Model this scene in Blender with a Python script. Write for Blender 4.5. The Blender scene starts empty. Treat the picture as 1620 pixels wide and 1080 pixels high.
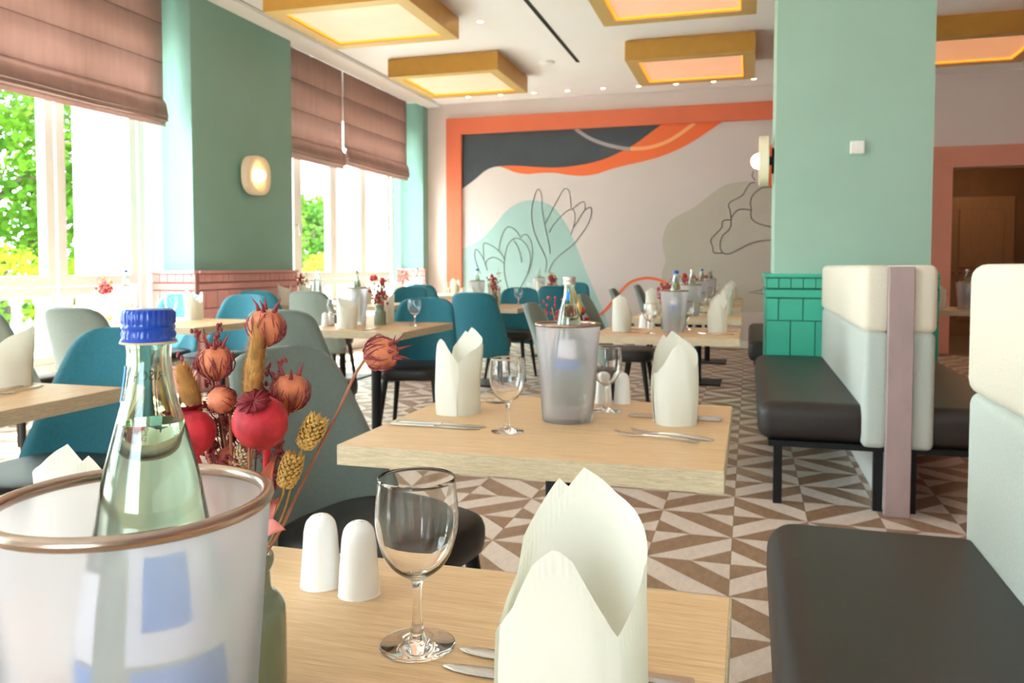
import bpy, bmesh, math, random
from mathutils import Vector, Matrix
from mathutils.geometry import tessellate_polygon
random.seed(7)
PI = math.pi
sc = bpy.context.scene
COL = sc.collection

# ------------------------------------------------------------------ camera
FPX, CXP, CYP, HZ, VPX, CAMH = 1271.0, 810.0, 478.0, 421.0, 1186.0, 1.13
PITCH = math.atan((CYP - HZ) / FPX)
YAW = math.atan((VPX - CXP) / (FPX / math.cos(PITCH)))
cam_d = bpy.data.cameras.new('camera')
cam = bpy.data.objects.new('camera', cam_d); COL.objects.link(cam)
cam.location = (0, 0, CAMH)
cam.rotation_euler = (PI / 2 - PITCH, 0, YAW)
cam_d.sensor_width = 36.0
cam_d.lens = 36.0 * FPX / 1620.0
cam_d.shift_y = -(540.0 - CYP) / 1620.0
cam_d.clip_start = 0.05
cam_d.dof.use_dof = True
cam_d.dof.focus_distance = 0.72
cam_d.dof.aperture_fstop = 15.0
sc.camera = cam

# ------------------------------------------------------------------ world, sun, exposure
SKY, SUN, EXPO = 10.0, 22.0, 0.84
w = bpy.data.worlds.new('sky'); sc.world = w; w.use_nodes = True
nt = w.node_tree; nt.nodes.clear()
o_ = nt.nodes.new('ShaderNodeOutputWorld'); b_ = nt.nodes.new('ShaderNodeBackground')
b_.inputs[0].default_value = (0.80, 0.92, 1.0, 1); b_.inputs[1].default_value = SKY
nt.links.new(b_.outputs[0], o_.inputs[0])
sd = bpy.data.lights.new('sun', 'SUN'); sd.energy = SUN; sd.angle = 0.01; sd.color = (1, 0.96, 0.9)
sun = bpy.data.objects.new('sun', sd); COL.objects.link(sun)
sun.rotation_euler = Vector((0.66, 0.16, -0.95)).to_track_quat('-Z', 'Y').to_euler()
sc.view_settings.view_transform = 'Standard'; sc.view_settings.look = 'None'
sc.view_settings.exposure = EXPO; sc.view_settings.gamma = 1.0
sc.view_settings.use_curve_mapping = False
cy = sc.cycles
cy.use_denoising = True
cy.max_bounces = 12; cy.diffuse_bounces = 5; cy.glossy_bounces = 6
cy.transmission_bounces = 12; cy.transparent_max_bounces = 16
cy.sample_clamp_indirect = 8.0; cy.blur_glossy = 0.6

FWD = Vector((-math.sin(YAW) * math.cos(PITCH), math.cos(YAW) * math.cos(PITCH), -math.sin(PITCH)))
RGT = Vector((math.cos(YAW), math.sin(YAW), 0)); UPV = RGT.cross(FWD)
CAMP = Vector((0, 0, CAMH))
def ray(x, y): return FWD + RGT * ((x - CXP) / FPX) - UPV * ((y - CYP) / FPX)
def at_d(x, y, d): return CAMP + ray(x, y) * d          # point at a given distance in front of the lens
def at_y(x, y, Y): r = ray(x, y); return CAMP + r * (Y / r.y)
def at_z(x, y, z): r = ray(x, y); return CAMP + r * ((z - CAMH) / r.z)

# ------------------------------------------------------------------ materials
def srgb(r, g, b):
    f = lambda c: (c / 255 / 12.92) if c / 255 <= 0.04045 else ((c / 255 + 0.055) / 1.055) ** 2.4
    return (f(r), f(g), f(b), 1.0)
MATS = {}
def mat(name, col, rough=0.5, metal=0.0, var=0.0, scale=20.0, stretch=(1, 1, 1), bump=0.0, bscale=None,
        spec=0.5, emit=None, es=0.0, trans=0.0, ior=1.45, sheen=0.0, coat=0.0, sub=0.0):
    m = bpy.data.materials.new(name); m.use_nodes = True; MATS[name] = m
    n = m.node_tree; p = n.nodes['Principled BSDF']; L = n.links
    p.inputs['Base Color'].default_value = col
    p.inputs['Roughness'].default_value = rough; p.inputs['Metallic'].default_value = metal
    p.inputs['Specular IOR Level'].default_value = spec
    p.inputs['Transmission Weight'].default_value = trans; p.inputs['IOR'].default_value = ior
    p.inputs['Sheen Weight'].default_value = sheen
    p.inputs['Coat Weight'].default_value = coat
    if emit: p.inputs['Emission Color'].default_value = emit; p.inputs['Emission Strength'].default_value = es
    if var or bump:
        tc = n.nodes.new('ShaderNodeTexCoord'); mp = n.nodes.new('ShaderNodeMapping')
        mp.inputs['Scale'].default_value = stretch
        L.new(tc.outputs['Object'], mp.inputs[0])
        nz = n.nodes.new('ShaderNodeTexNoise'); nz.inputs['Scale'].default_value = scale; nz.inputs['Detail'].default_value = 6
        L.new(mp.outputs[0], nz.inputs['Vector'])
        if var:
            rp = n.nodes.new('ShaderNodeValToRGB')
            c0 = [max(0, c * (1 - var)) for c in col[:3]] + [1]; c1 = [min(1, c * (1 + var)) for c in col[:3]] + [1]
            rp.color_ramp.elements[0].color = c0; rp.color_ramp.elements[1].color = c1
            rp.color_ramp.elements[0].position = 0.3; rp.color_ramp.elements[1].position = 0.7
            L.new(nz.outputs[0], rp.inputs[0]); L.new(rp.outputs[0], p.inputs['Base Color'])
        if bump:
            n2 = n.nodes.new('ShaderNodeTexNoise'); n2.inputs['Scale'].default_value = bscale or scale; n2.inputs['Detail'].default_value = 4
            L.new(mp.outputs[0], n2.inputs['Vector'])
            bp = n.nodes.new('ShaderNodeBump'); bp.inputs['Strength'].default_value = bump; bp.inputs['Distance'].default_value = 0.002
            L.new(n2.outputs[0], bp.inputs['Height']); L.new(bp.outputs[0], p.inputs['Normal'])
    return m

def wood(name, light, dark, stretch, rough=0.45, scale=9.0, mott=0.35):
    m = bpy.data.materials.new(name); m.use_nodes = True; MATS[name] = m
    n = m.node_tree; p = n.nodes['Principled BSDF']; L = n.links
    tc = n.nodes.new('ShaderNodeTexCoord'); mp = n.nodes.new('ShaderNodeMapping'); mp.inputs['Scale'].default_value = stretch
    L.new(tc.outputs['Object'], mp.inputs[0])
    a = n.nodes.new('ShaderNodeTexNoise'); a.inputs['Scale'].default_value = scale; a.inputs['Detail'].default_value = 8; a.inputs['Roughness'].default_value = 0.65; a.inputs['Distortion'].default_value = 0.6
    b = n.nodes.new('ShaderNodeTexNoise'); b.inputs['Scale'].default_value = scale * 5; b.inputs['Detail'].default_value = 5
    L.new(mp.outputs[0], a.inputs['Vector']); L.new(mp.outputs[0], b.inputs['Vector'])
    mx = n.nodes.new('ShaderNodeMix'); mx.data_type = 'FLOAT'; mx.inputs[0].default_value = mott
    L.new(a.outputs[0], mx.inputs[2]); L.new(b.outputs[0], mx.inputs[3])
    rp = n.nodes.new('ShaderNodeValToRGB'); rp.color_ramp.elements[0].position = 0.34; rp.color_ramp.elements[1].position = 0.64
    rp.color_ramp.elements[0].color = dark; rp.color_ramp.elements[1].color = light
    L.new(mx.outputs[0], rp.inputs[0]); L.new(rp.outputs[0], p.inputs['Base Color'])
    p.inputs['Roughness'].default_value = rough
    bp = n.nodes.new('ShaderNodeBump'); bp.inputs['Strength'].default_value = 0.15; bp.inputs['Distance'].default_value = 0.001
    L.new(mx.outputs[0], bp.inputs['Height']); L.new(bp.outputs[0], p.inputs['Normal'])
    return m

def shader_mix(name, build):
    m = bpy.data.materials.new(name); m.use_nodes = True; MATS[name] = m
    n = m.node_tree; n.nodes.clear(); out = n.nodes.new('ShaderNodeOutputMaterial'); build(n, out); return m

mint = mat('mint_shaded', srgb(130, 172, 160), 0.6, var=0.02, scale=3, bump=0.05, bscale=150)  # column's mint darkened: the pilasters' backlit shade is put into the colour
mat('mint_paint', srgb(163, 198, 181), 0.6, var=0.02, scale=3, bump=0.05, bscale=150)
walnut_wall = mat('blush_wall', srgb(222, 209, 205), 0.65, var=0.015, scale=3)
mat('white_ceiling', srgb(244, 245, 246), 0.7, var=0.01, scale=2)
mat('white_paint', srgb(240, 240, 236), 0.4)
mat('pink_tile', srgb(214, 158, 152), 0.35, var=0.03, scale=12)
mat('pink_joint', srgb(160, 108, 104), 0.7)
mat('green_tile', srgb(52, 176, 146), 0.35, var=0.05, scale=8)
mat('green_joint', srgb(20, 110, 86), 0.7)
mat('coral_paint', srgb(224, 116, 82), 0.6, var=0.03, scale=4)
mat('rose_paint', srgb(214, 146, 124), 0.6, var=0.03, scale=4)
mat('mural_ground', srgb(214, 205, 204), 0.6, var=0.015, scale=2)
mat('mural_dark', srgb(68, 76, 84), 0.6, var=0.06, scale=5)
mat('mural_orange', srgb(244, 118, 66), 0.6)
mat('mural_mint', srgb(162, 196, 193), 0.6, var=0.02, scale=3)
mat('mural_sage', srgb(194, 190, 178), 0.6, var=0.02, scale=3)
mat('mural_mauve', srgb(170, 160, 166), 0.6)
mat('mural_peach', srgb(255, 178, 122), 0.6)
mat('mural_line', srgb(98, 96, 96), 0.7)
mat('dark_slot', srgb(25, 25, 25), 0.8)
mat('gold_frame', srgb(196, 146, 66), 0.42, metal=0.35, var=0.05, scale=6)
mat('gold_inner', srgb(206, 176, 110), 0.5, metal=0.2)
mat('lamp_panel', srgb(226, 198, 186), 0.5, emit=srgb(255, 168, 100), es=0.3, var=0.05, scale=3)
mat('lamp_strip', srgb(255, 160, 40), 0.5, emit=srgb(255, 128, 10), es=1.3)
mat('bulb_glow', (1, 1, 1, 1), 0.5, emit=srgb(255, 214, 140), es=5)
mat('passage_fill_glow', (1, 1, 1, 1), 0.5, emit=srgb(255, 190, 110), es=3)
mat('spot_glow', (1, 1, 1, 1), 0.5, emit=srgb(255, 226, 170), es=9)
mat('sconce_white', srgb(244, 226, 198), 0.35)
mat('black_metal', srgb(22, 23, 25), 0.45, metal=0.3)
mat('black_leather', srgb(40, 36, 35), 0.42, var=0.12, scale=60, bump=0.15, bscale=300)
mat('brown_leather', srgb(45, 39, 36), 0.45, var=0.08, scale=60, bump=0.15, bscale=400)
mat('teal_fabric', srgb(24, 104, 120), 0.85, var=0.10, scale=90, bump=0.2, bscale=500, sheen=0.3)
mat('sage_fabric', srgb(110, 122, 115), 0.85, var=0.06, scale=90, bump=0.2, bscale=500, sheen=0.25)
mat('cream_fabric', srgb(226, 218, 198), 0.9, var=0.06, scale=160, bump=0.25, bscale=500, sheen=0.2)
mat('greygreen_fabric', srgb(186, 196, 188), 0.9, var=0.07, scale=160, bump=0.25, bscale=500, sheen=0.2)
mat('mauve_panel', srgb(168, 146, 144), 0.5, var=0.07, scale=14, stretch=(1, 1, 0.5))
wood('oak', srgb(232, 198, 154), srgb(196, 154, 106), (0.8, 20, 20), scale=7, mott=0.45)
wood('oak_edge', srgb(214, 196, 164), srgb(168, 148, 116), (3, 3, 40), 0.5, 8)
wood('oak_y', srgb(214, 176, 132), srgb(180, 140, 96), (14, 1.2, 14))
wood('floor_light', srgb(226, 212, 200), srgb(206, 190, 176), (9, 3, 1), 0.4, 5)
wood('floor_brown', srgb(164, 134, 108), srgb(134, 104, 80), (9, 3, 1), 0.4, 5)
mat('floor_joint', srgb(140, 122, 104), 0.7)
mat('paper_napkin', srgb(231, 229, 219), 0.85, bump=0.08, bscale=300)
mat('ceramic_white', srgb(242, 241, 238), 0.18, coat=0.5)
mat('ceramic_green', srgb(112, 124, 100), 0.22, var=0.12, scale=14, coat=0.4)
mat('hole', srgb(40, 38, 36), 0.8)
mat('steel', srgb(200, 196, 192), 0.18, metal=1.0)
mat('steel_ring', srgb(172, 152, 138), 0.25, metal=1.0)
mat('glass', (1, 1, 1, 1), 0.0, trans=1.0, ior=1.45)
mat('bottle_glass', srgb(231, 248, 233), 0.0, trans=1.0, ior=1.45)
mat('water', (0.99, 1, 0.98, 1), 0.0, trans=1.0, ior=1.33)
def _frost(n, out):
    L = n.links; r = n.nodes.new('ShaderNodeBsdfRefraction'); r.inputs['Color'].default_value = (0.98, 0.97, 0.99, 1); r.inputs['Roughness'].default_value = 0.29; r.inputs['IOR'].default_value = 1.14
    t = n.nodes.new('ShaderNodeBsdfTranslucent'); t.inputs[0].default_value = (0.97, 0.96, 0.97, 1); d = n.nodes.new('ShaderNodeBsdfDiffuse'); d.inputs[0].default_value = (0.93, 0.92, 0.93, 1)
    m1 = n.nodes.new('ShaderNodeMixShader'); m1.inputs[0].default_value = 0.35; L.new(t.outputs[0], m1.inputs[1]); L.new(d.outputs[0], m1.inputs[2])
    m2 = n.nodes.new('ShaderNodeMixShader'); m2.inputs[0].default_value = 0.30; L.new(r.outputs[0], m2.inputs[1]); L.new(m1.outputs[0], m2.inputs[2])
    g = n.nodes.new('ShaderNodeBsdfGlossy'); g.inputs['Roughness'].default_value = 0.25; m3 = n.nodes.new('ShaderNodeMixShader'); m3.inputs[0].default_value = 0.04
    L.new(m2.outputs[0], m3.inputs[1]); L.new(g.outputs[0], m3.inputs[2]); L.new(m3.outputs[0], out.inputs[0])
shader_mix('frosted', _frost)
mat('cap_blue', srgb(2, 66, 172), 0.3, coat=0.3)
mat('cap_silver', srgb(190, 182, 172), 0.3, metal=0.9)
mat('label_blue', srgb(0, 124, 212), 0.5)
mat('label_white', srgb(226, 228, 232), 0.5)
mat('ink', srgb(40, 60, 60), 0.6)
mat('poppy_red', srgb(184, 36, 48), 0.6, var=0.42, scale=55, bump=0.5, bscale=140)
mat('poppy_dark', srgb(120, 8, 24), 0.6)
mat('pod_rose', srgb(202, 118, 82), 0.6, var=0.25, scale=70, bump=0.4, bscale=160)
mat('pod_bract', srgb(146, 62, 66), 0.7)
mat('stem_tan', srgb(170, 110, 80), 0.7, var=0.2, scale=40)
mat('fur_gold', srgb(206, 158, 92), 0.8, var=0.2, scale=80)
mat('seed_gold', srgb(208, 166, 88), 0.7, var=0.2, scale=80)
mat('seed_pale', srgb(214, 190, 146), 0.7, var=0.15, scale=80)
mat('leaf_rust', srgb(190, 96, 72), 0.65, var=0.3, scale=60)
mat('leaf_pink', srgb(212, 124, 112), 0.65, var=0.2, scale=60)
mat('twig_maroon', srgb(112, 54, 52), 0.8)
mat('bouquet_red', srgb(160, 58, 56), 0.7, var=0.2, scale=60)
mat('stone', srgb(226, 222, 212), 0.8, var=0.07, scale=5, bump=0.3, bscale=30)
mat('pavement', srgb(206, 202, 194), 0.8, var=0.05, scale=2)
mat('bark', srgb(86, 74, 60), 0.9, var=0.3, scale=12)
mat('brown_wall', srgb(120, 84, 52), 0.6, var=0.1, scale=3)
mat('brown_door', srgb(150, 112, 76), 0.45, var=0.08, scale=4, stretch=(6, 6, 1))
mat('blind_seam', srgb(112, 88, 80), 0.9)
mat('blind_piping', srgb(222, 204, 196), 0.8)
mat('rubber', srgb(30, 30, 30), 0.8)

def _leafmat(name, c1, c2):
    def b(n, out):
        L = n.links; g = n.nodes.new('ShaderNodeTexCoord'); nz = n.nodes.new('ShaderNodeTexNoise'); nz.inputs['Scale'].default_value = 1.6
        L.new(g.outputs['Object'], nz.inputs['Vector'])
        rp = n.nodes.new('ShaderNodeValToRGB'); rp.color_ramp.elements[0].color = c1; rp.color_ramp.elements[1].color = c2
        rp.color_ramp.elements[0].position = 0.35; rp.color_ramp.elements[1].position = 0.65
        L.new(nz.outputs[0], rp.inputs[0])
        d = n.nodes.new('ShaderNodeBsdfDiffuse'); t = n.nodes.new('ShaderNodeBsdfTranslucent'); mx = n.nodes.new('ShaderNodeMixShader'); mx.inputs[0].default_value = 0.45
        L.new(rp.outputs[0], d.inputs[0]); L.new(rp.outputs[0], t.inputs[0])
        L.new(d.outputs[0], mx.inputs[1]); L.new(t.outputs[0], mx.inputs[2]); L.new(mx.outputs[0], out.inputs[0])
    shader_mix(name, b)
_leafmat('leaf_green', srgb(50, 92, 30), srgb(96, 136, 40))
_leafmat('leaf_bright', srgb(96, 140, 36), srgb(150, 176, 50))

def _blind(n, out):
    L = n.links; tc = n.nodes.new('ShaderNodeTexCoord'); mp = n.nodes.new('ShaderNodeMapping'); mp.inputs['Scale'].default_value = (1, 6, 0.8)
    L.new(tc.outputs['Object'], mp.inputs[0])
    nz = n.nodes.new('ShaderNodeTexNoise'); nz.inputs['Scale'].default_value = 3; nz.inputs['Detail'].default_value = 8; L.new(mp.outputs[0], nz.inputs['Vector'])
    rp = n.nodes.new('ShaderNodeValToRGB'); rp.color_ramp.elements[0].color = srgb(184, 156, 148); rp.color_ramp.elements[1].color = srgb(208, 182, 174)
    L.new(nz.outputs[0], rp.inputs[0])
    d = n.nodes.new('ShaderNodeBsdfDiffuse'); t = n.nodes.new('ShaderNodeBsdfTranslucent'); mx = n.nodes.new('ShaderNodeMixShader'); mx.inputs[0].default_value = 0.42
    L.new(rp.outputs[0], d.inputs[0]); L.new(rp.outputs[0], t.inputs[0]); L.new(d.outputs[0], mx.inputs[1]); L.new(t.outputs[0], mx.inputs[2]); L.new(mx.outputs[0], out.inputs[0])
shader_mix('blind_fabric', _blind)

def _pane(n, out):
    L = n.links; t = n.nodes.new('ShaderNodeBsdfTransparent'); g = n.nodes.new('ShaderNodeBsdfGlossy'); g.inputs['Roughness'].default_value = 0.02
    t.inputs[0].default_value = (0.97, 0.99, 0.98, 1)
    lw = n.nodes.new('ShaderNodeLayerWeight'); pw = n.nodes.new('ShaderNodeMath'); pw.operation = 'POWER'; pw.inputs[1].default_value = 5
    L.new(lw.outputs['Facing'], pw.inputs[0]); f = n.nodes.new('ShaderNodeMath'); f.operation = 'MULTIPLY_ADD'; f.inputs[1].default_value = 0.6; f.inputs[2].default_value = 0.03
    L.new(pw.outputs[0], f.inputs[0]); mx = n.nodes.new('ShaderNodeMixShader')
    L.new(f.outputs[0], mx.inputs[0]); L.new(t.outputs[0], mx.inputs[1]); L.new(g.outputs[0], mx.inputs[2]); L.new(mx.outputs[0], out.inputs[0])
shader_mix('window_glass', _pane)

def _napkin():
    m = MATS['paper_napkin']; n = m.node_tree; L = n.links; p = n.nodes['Principled BSDF']
    uv = n.nodes.new('ShaderNodeUVMap'); sx = n.nodes.new('ShaderNodeSeparateXYZ'); L.new(uv.outputs[0], sx.inputs[0])
    wv = n.nodes.new('ShaderNodeMath'); wv.operation = 'MULTIPLY'; wv.inputs[1].default_value = 2 * PI / 0.0042; L.new(sx.outputs[0], wv.inputs[0])
    sn = n.nodes.new('ShaderNodeMath'); sn.operation = 'SINE'; L.new(wv.outputs[0], sn.inputs[0])
    lt = n.nodes.new('ShaderNodeMath'); lt.operation = 'LESS_THAN'; lt.inputs[1].default_value = 0.016; L.new(sx.outputs[1], lt.inputs[0])
    ml = n.nodes.new('ShaderNodeMath'); ml.operation = 'MULTIPLY'; L.new(sn.outputs[0], ml.inputs[0]); L.new(lt.outputs[0], ml.inputs[1])
    bp = n.nodes.new('ShaderNodeBump'); bp.inputs['Strength'].default_value = 0.14; bp.inputs['Distance'].default_value = 0.001
    L.new(ml.outputs[0], bp.inputs['Height'])
    old = [l for l in L if l.to_socket == p.inputs['Normal']]
    if old: L.new(old[0].from_socket, bp.inputs['Normal'])
    L.new(bp.outputs[0], p.inputs['Normal'])
    # thin paper lets a little light through
    out = [x for x in n.nodes if x.type == 'OUTPUT_MATERIAL'][0]
    t = n.nodes.new('ShaderNodeBsdfTranslucent'); t.inputs[0].default_value = srgb(240, 237, 214)
    mx = n.nodes.new('ShaderNodeMixShader'); mx.inputs[0].default_value = 0.25
    L.new(p.outputs[0], mx.inputs[1]); L.new(t.outputs[0], mx.inputs[2]); L.new(mx.outputs[0], out.inputs[0])
_napkin()

# ------------------------------------------------------------------ mesh helpers
class G:
    """verts + faces collector"""
    def __init__(s): s.v = []; s.f = []; s.mi = []; s.cur = 0
    def add(s, vs, fs):
        o = len(s.v); s.v += [tuple(v) for v in vs]
        for f in fs: s.f.append(tuple(i + o for i in f)); s.mi.append(s.cur)
        return s
    def box(s, x0, x1, y0, y1, z0, z1):
        return s.add([(x0, y0, z0), (x1, y0, z0), (x1, y1, z0), (x0, y1, z0), (x0, y0, z1), (x1, y0, z1), (x1, y1, z1), (x0, y1, z1)],
                     [(0, 3, 2, 1), (4, 5, 6, 7), (0, 1, 5, 4), (1, 2, 6, 5), (2, 3, 7, 6), (3, 0, 4, 7)])
    def lathe(s, prof, n=24, M=None, sq=None):
        """prof: list of (r, z), from first to last; r=0 ends close"""
        vs = []; fs = []; idx = []
        for r, z in prof:
            if r < 1e-6: idx.append([len(vs)]); vs.append(Vector((0, 0, z)))
            else:
                idx.append(list(range(len(vs), len(vs) + n)))
                for k in range(n):
                    a = 2 * PI * k / n; rr = r * (sq(a, z) if sq else 1); vs.append(Vector((rr * math.cos(a), rr * math.sin(a), z)))
        for a, b in zip(idx, idx[1:]):
            if len(a) == 1 and len(b) == 1: continue
            for k in range(n):
                k2 = (k + 1) % n
                if len(a) == 1: fs.append((a[0], b[k2], b[k]))
                elif len(b) == 1: fs.append((a[k], a[k2], b[0]))
                else: fs.append((a[k], a[k2], b[k2], b[k]))
        if M: vs = [M @ v for v in vs]
        return s.add(vs, fs)
    def tube(s, pts, rad, n=6, cap=True):
        pts = [Vector(p) for p in pts]; m = len(pts)
        if not isinstance(rad, (list, tuple)): rad = [rad] * m
        vs = []; fs = []; up = None
        for i, p in enumerate(pts):
            t = (pts[min(i + 1, m - 1)] - pts[max(i - 1, 0)])
            t = t.normalized() if t.length > 1e-9 else Vector((0, 0, 1))
            if up is None: up = t.orthogonal().normalized()
            u = up - t * up.dot(t)
            u = u.normalized() if u.length > 1e-6 else t.orthogonal().normalized()
            up = u; v = t.cross(u)
            for k in range(n):
                a = 2 * PI * k / n; vs.append(p + (u * math.cos(a) + v * math.sin(a)) * rad[i])
        for i in range(m - 1):
            for k in range(n):
                k2 = (k + 1) % n; fs.append((i * n + k, i * n + k2, (i + 1) * n + k2, (i + 1) * n + k))
        if cap: fs.append(tuple(range(n - 1, -1, -1))); fs.append(tuple(range((m - 1) * n, m * n)))
        return s.add(vs, fs)
    def prism(s, poly, z0, z1, M=None):
        n = len(poly); vs = [Vector((x, y, z0)) for x, y in poly] + [Vector((x, y, z1)) for x, y in poly]
        if M: vs = [M @ v for v in vs]
        return s.add(vs, [tuple(range(n - 1, -1, -1)), tuple(range(n, 2 * n))] + [(i, (i + 1) % n, n + (i + 1) % n, n + i) for i in range(n)])
    def mesh(s, name, mats, smooth=False, sharp=None):
        me = bpy.data.meshes.new(name); me.from_pydata(s.v, [], s.f)
        if not isinstance(mats, (list, tuple)): mats = [mats]
        for m in mats: me.materials.append(MATS[m] if isinstance(m, str) else m)
        if len(mats) > 1: me.polygons.foreach_set('material_index', s.mi)
        if smooth:
            me.polygons.foreach_set('use_smooth', [True] * len(me.polygons))
            if sharp: me.set_sharp_from_angle(angle=math.radians(sharp))
        me.update(); return me

def rbox(x0, x1, y0, y1, z0, z1, r, seg, name, m, smooth=True):
    """box with rounded edges"""
    bm = bmesh.new(); bmesh.ops.create_cube(bm, size=1)
    for v in bm.verts: v.co = Vector(((x0 + x1) / 2 + v.co.x * (x1 - x0), (y0 + y1) / 2 + v.co.y * (y1 - y0), (z0 + z1) / 2 + v.co.z * (z1 - z0)))
    bmesh.ops.bevel(bm, geom=bm.edges[:], offset=r, segments=seg, profile=0.5, affect='EDGES')
    me = bpy.data.meshes.new(name); bm.to_mesh(me); bm.free()
    me.materials.append(MATS[m])
    if smooth: me.polygons.foreach_set('use_smooth', [True] * len(me.polygons))
    return me

def ob(name, me, parent=None, loc=None, rot=None, label=None, cat=None, group=None, kind=None):
    o = bpy.data.objects.new(name, me); COL.objects.link(o)
    if parent: o.parent = parent
    if loc is not None: o.location = loc
    if rot is not None: o.rotation_euler = rot
    if label: o['label'] = label
    if cat: o['category'] = cat
    if group: o['group'] = group
    if kind: o['kind'] = kind
    return o
def empty(name, loc, rz=0, label=None, cat=None, group=None, kind=None):
    o = ob(name, None, None, loc, (0, 0, rz), label, cat, group, kind); o.empty_display_size = 0.05; return o
def struct(name, g, m, parent=None, smooth=False):
    return ob(name, g.mesh(name, m, smooth) if isinstance(g, G) else g, parent, kind=None if parent else 'structure')
def place(kit, name, loc, rz, label, cat, group=None, rot=None, single=False):
    """kit: list of (part name, mesh, sub-parts)"""
    if len(kit) == 1 and not kit[0][2]:
        return ob(name, kit[0][1], None, loc, rot or (0, 0, rz), label, cat, group)
    e = empty(name, loc, rz, label, cat, group)
    if rot: e.rotation_euler = rot
    for pn, me, subs in kit:
        p = ob(pn, me, e, kind='stuff' if pn in ('stems', 'florets') else None)
        for sn, sm in subs: ob(sn, sm, p)
    return e

# ================================================================== THE ROOM
CEIL, YW, XP, XG = 3.58, 11.5, -4.74, -5.25      # ceiling, mural wall, pilaster face, window plane
YB, XR = -3.2, 5.2
# ---- floor with its inlaid pieces
DX, DY = 0.3165, 0.6215
X0F, Y0F = -0.0555, 2.8035
fl = struct('floor', G().box(XG, XR, YB, YW + 4.0, -0.12, -0.0015), 'floor_joint')
def tri_pieces(apex, b_hi, b_lo, inv):
    """triangle of the pattern: apex on one line, base on the next; 4 pieces (poly, is_light)"""
    ax, ay = apex; bx = b_hi[0]
    q = [b_hi[1] + (b_lo[1] - b_hi[1]) * t for t in (0.25, 0.5, 0.75)]
    P = (ax + (bx - ax) * 0.53, ay)
    ps = [([apex, b_hi, (bx, q[0]), P], 1), ([P, (bx, q[0]), (bx, q[1])], 0), ([P, (bx, q[1]), (bx, q[2])], 1), ([apex, P, (bx, q[2]), b_lo], 0)]
    return [(p, c ^ inv) for p, c in ps]
def shrink(poly, d):
    n = len(poly); A = sum(poly[i][0] * poly[(i + 1) % n][1] - poly[(i + 1) % n][0] * poly[i][1] for i in range(n))
    if A < 0: poly = poly[::-1]
    out = []
    for i in range(n):
        p0, p1, p2 = Vector(poly[i - 1]), Vector(poly[i]), Vector(poly[(i + 1) % n])
        e1 = (p1 - p0).normalized(); e2 = (p2 - p1).normalized()
        n1 = Vector((-e1.y, e1.x)); n2 = Vector((-e2.y, e2.x)); b = (n1 + n2)
        k = max(0.35, 1 + n1.dot(n2)); out.append(tuple(p1 + b * (d / k)))
    return out
pieces = []
for k in range(-17, 17):
    xl, xr = X0F + DX * k, X0F + DX * (k + 1)
    offl = 0 if k % 2 == 0 else DY / 2; offr = DY / 2 - offl
    inv = 1 if k % 2 == 0 else 0
    for j in range(-10, 15):
        yl = Y0F + offl + DY * j
        pieces += [(p, c, k, j) for p, c in tri_pieces((xl, yl), (xr, yl + DY / 2), (xr, yl - DY / 2), inv)]
        yr = Y0F + offr + DY * j
        pieces += [(p, c, k, j) for p, c in tri_pieces((xr, yr), (xl, yr + DY / 2), (xl, yr - DY / 2), inv)]
def proj(P):
    d = Vector(P) - CAMP; z = d.dot(FWD)
    return (CXP + FPX * d.dot(RGT) / z, CYP - FPX * d.dot(UPV) / z, z)
def view_score(p):
    c = (sum(a for a, b in p) / len(p), sum(b for a, b in p) / len(p))
    x, y, z = proj((c[0], c[1], 0))
    if z < 0.3 or not (0 <= x <= 1620 and 0 <= y <= 1080): return 0
    # open floor seen between the tables and benches counts first
    seen = (640 < x < 1200 and 560 < y < 960) or (1150 < x < 1410 and 690 < y < 840) or (560 < x < 720 and 600 < y < 690) or (1400 < x < 1540 and 730 < y < 840)
    return (10 if seen else 1) / z ** 2
pieces = [q for q in pieces if all(XG < a < XR and YB < b < YW - 0.0 for a, b in q[0])]
pieces.sort(key=lambda q: -view_score(q[0]))
cache = {}
rest = G()
for i, (p, c, k, j) in enumerate(pieces):
    s = shrink(p, 0.0012)
    if i < 300:
        cx = sum(a for a, b in s) / len(s); cyy = sum(b for a, b in s) / len(s)
        key = (c,) + tuple((round(a - cx, 3), round(b - cyy, 3)) for a, b in s)
        if key not in cache: cache[key] = G().prism([(a - cx, b - cyy) for a, b in s], -0.0015, 0).mesh('floor_piece', 'floor_light' if c else 'floor_brown')
        ob('plank', cache[key], fl, (cx, cyy, 0))
    else:
        rest.cur = c; n = len(s); rest.add([(a, b, 0) for a, b in s], [tuple(range(n))])
ob('plank_field', rest.mesh('plank_field', ['floor_brown', 'floor_light']), fl, kind='stuff')

# ---- ceiling
ce = struct('ceiling', G().box(XG - 0.3, XR, YB, YW + 4.0, CEIL, CEIL + 0.2), 'white_ceiling')
struct('air_slot', G().box(-2.03, -1.985, 5.2, 9.6, CEIL - 0.003, CEIL + 0.001), 'dark_slot', ce)
struct('shadow_gap', G().box(-4.545, -4.525, YB, YW - 0.2, CEIL - 0.003, CEIL + 0.001), 'dark_slot', ce)
tr = struct('trim_1', G().box(XP - 0.02, -4.53, YB, YW, CEIL - 0.045, CEIL), 'white_ceiling')
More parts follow.
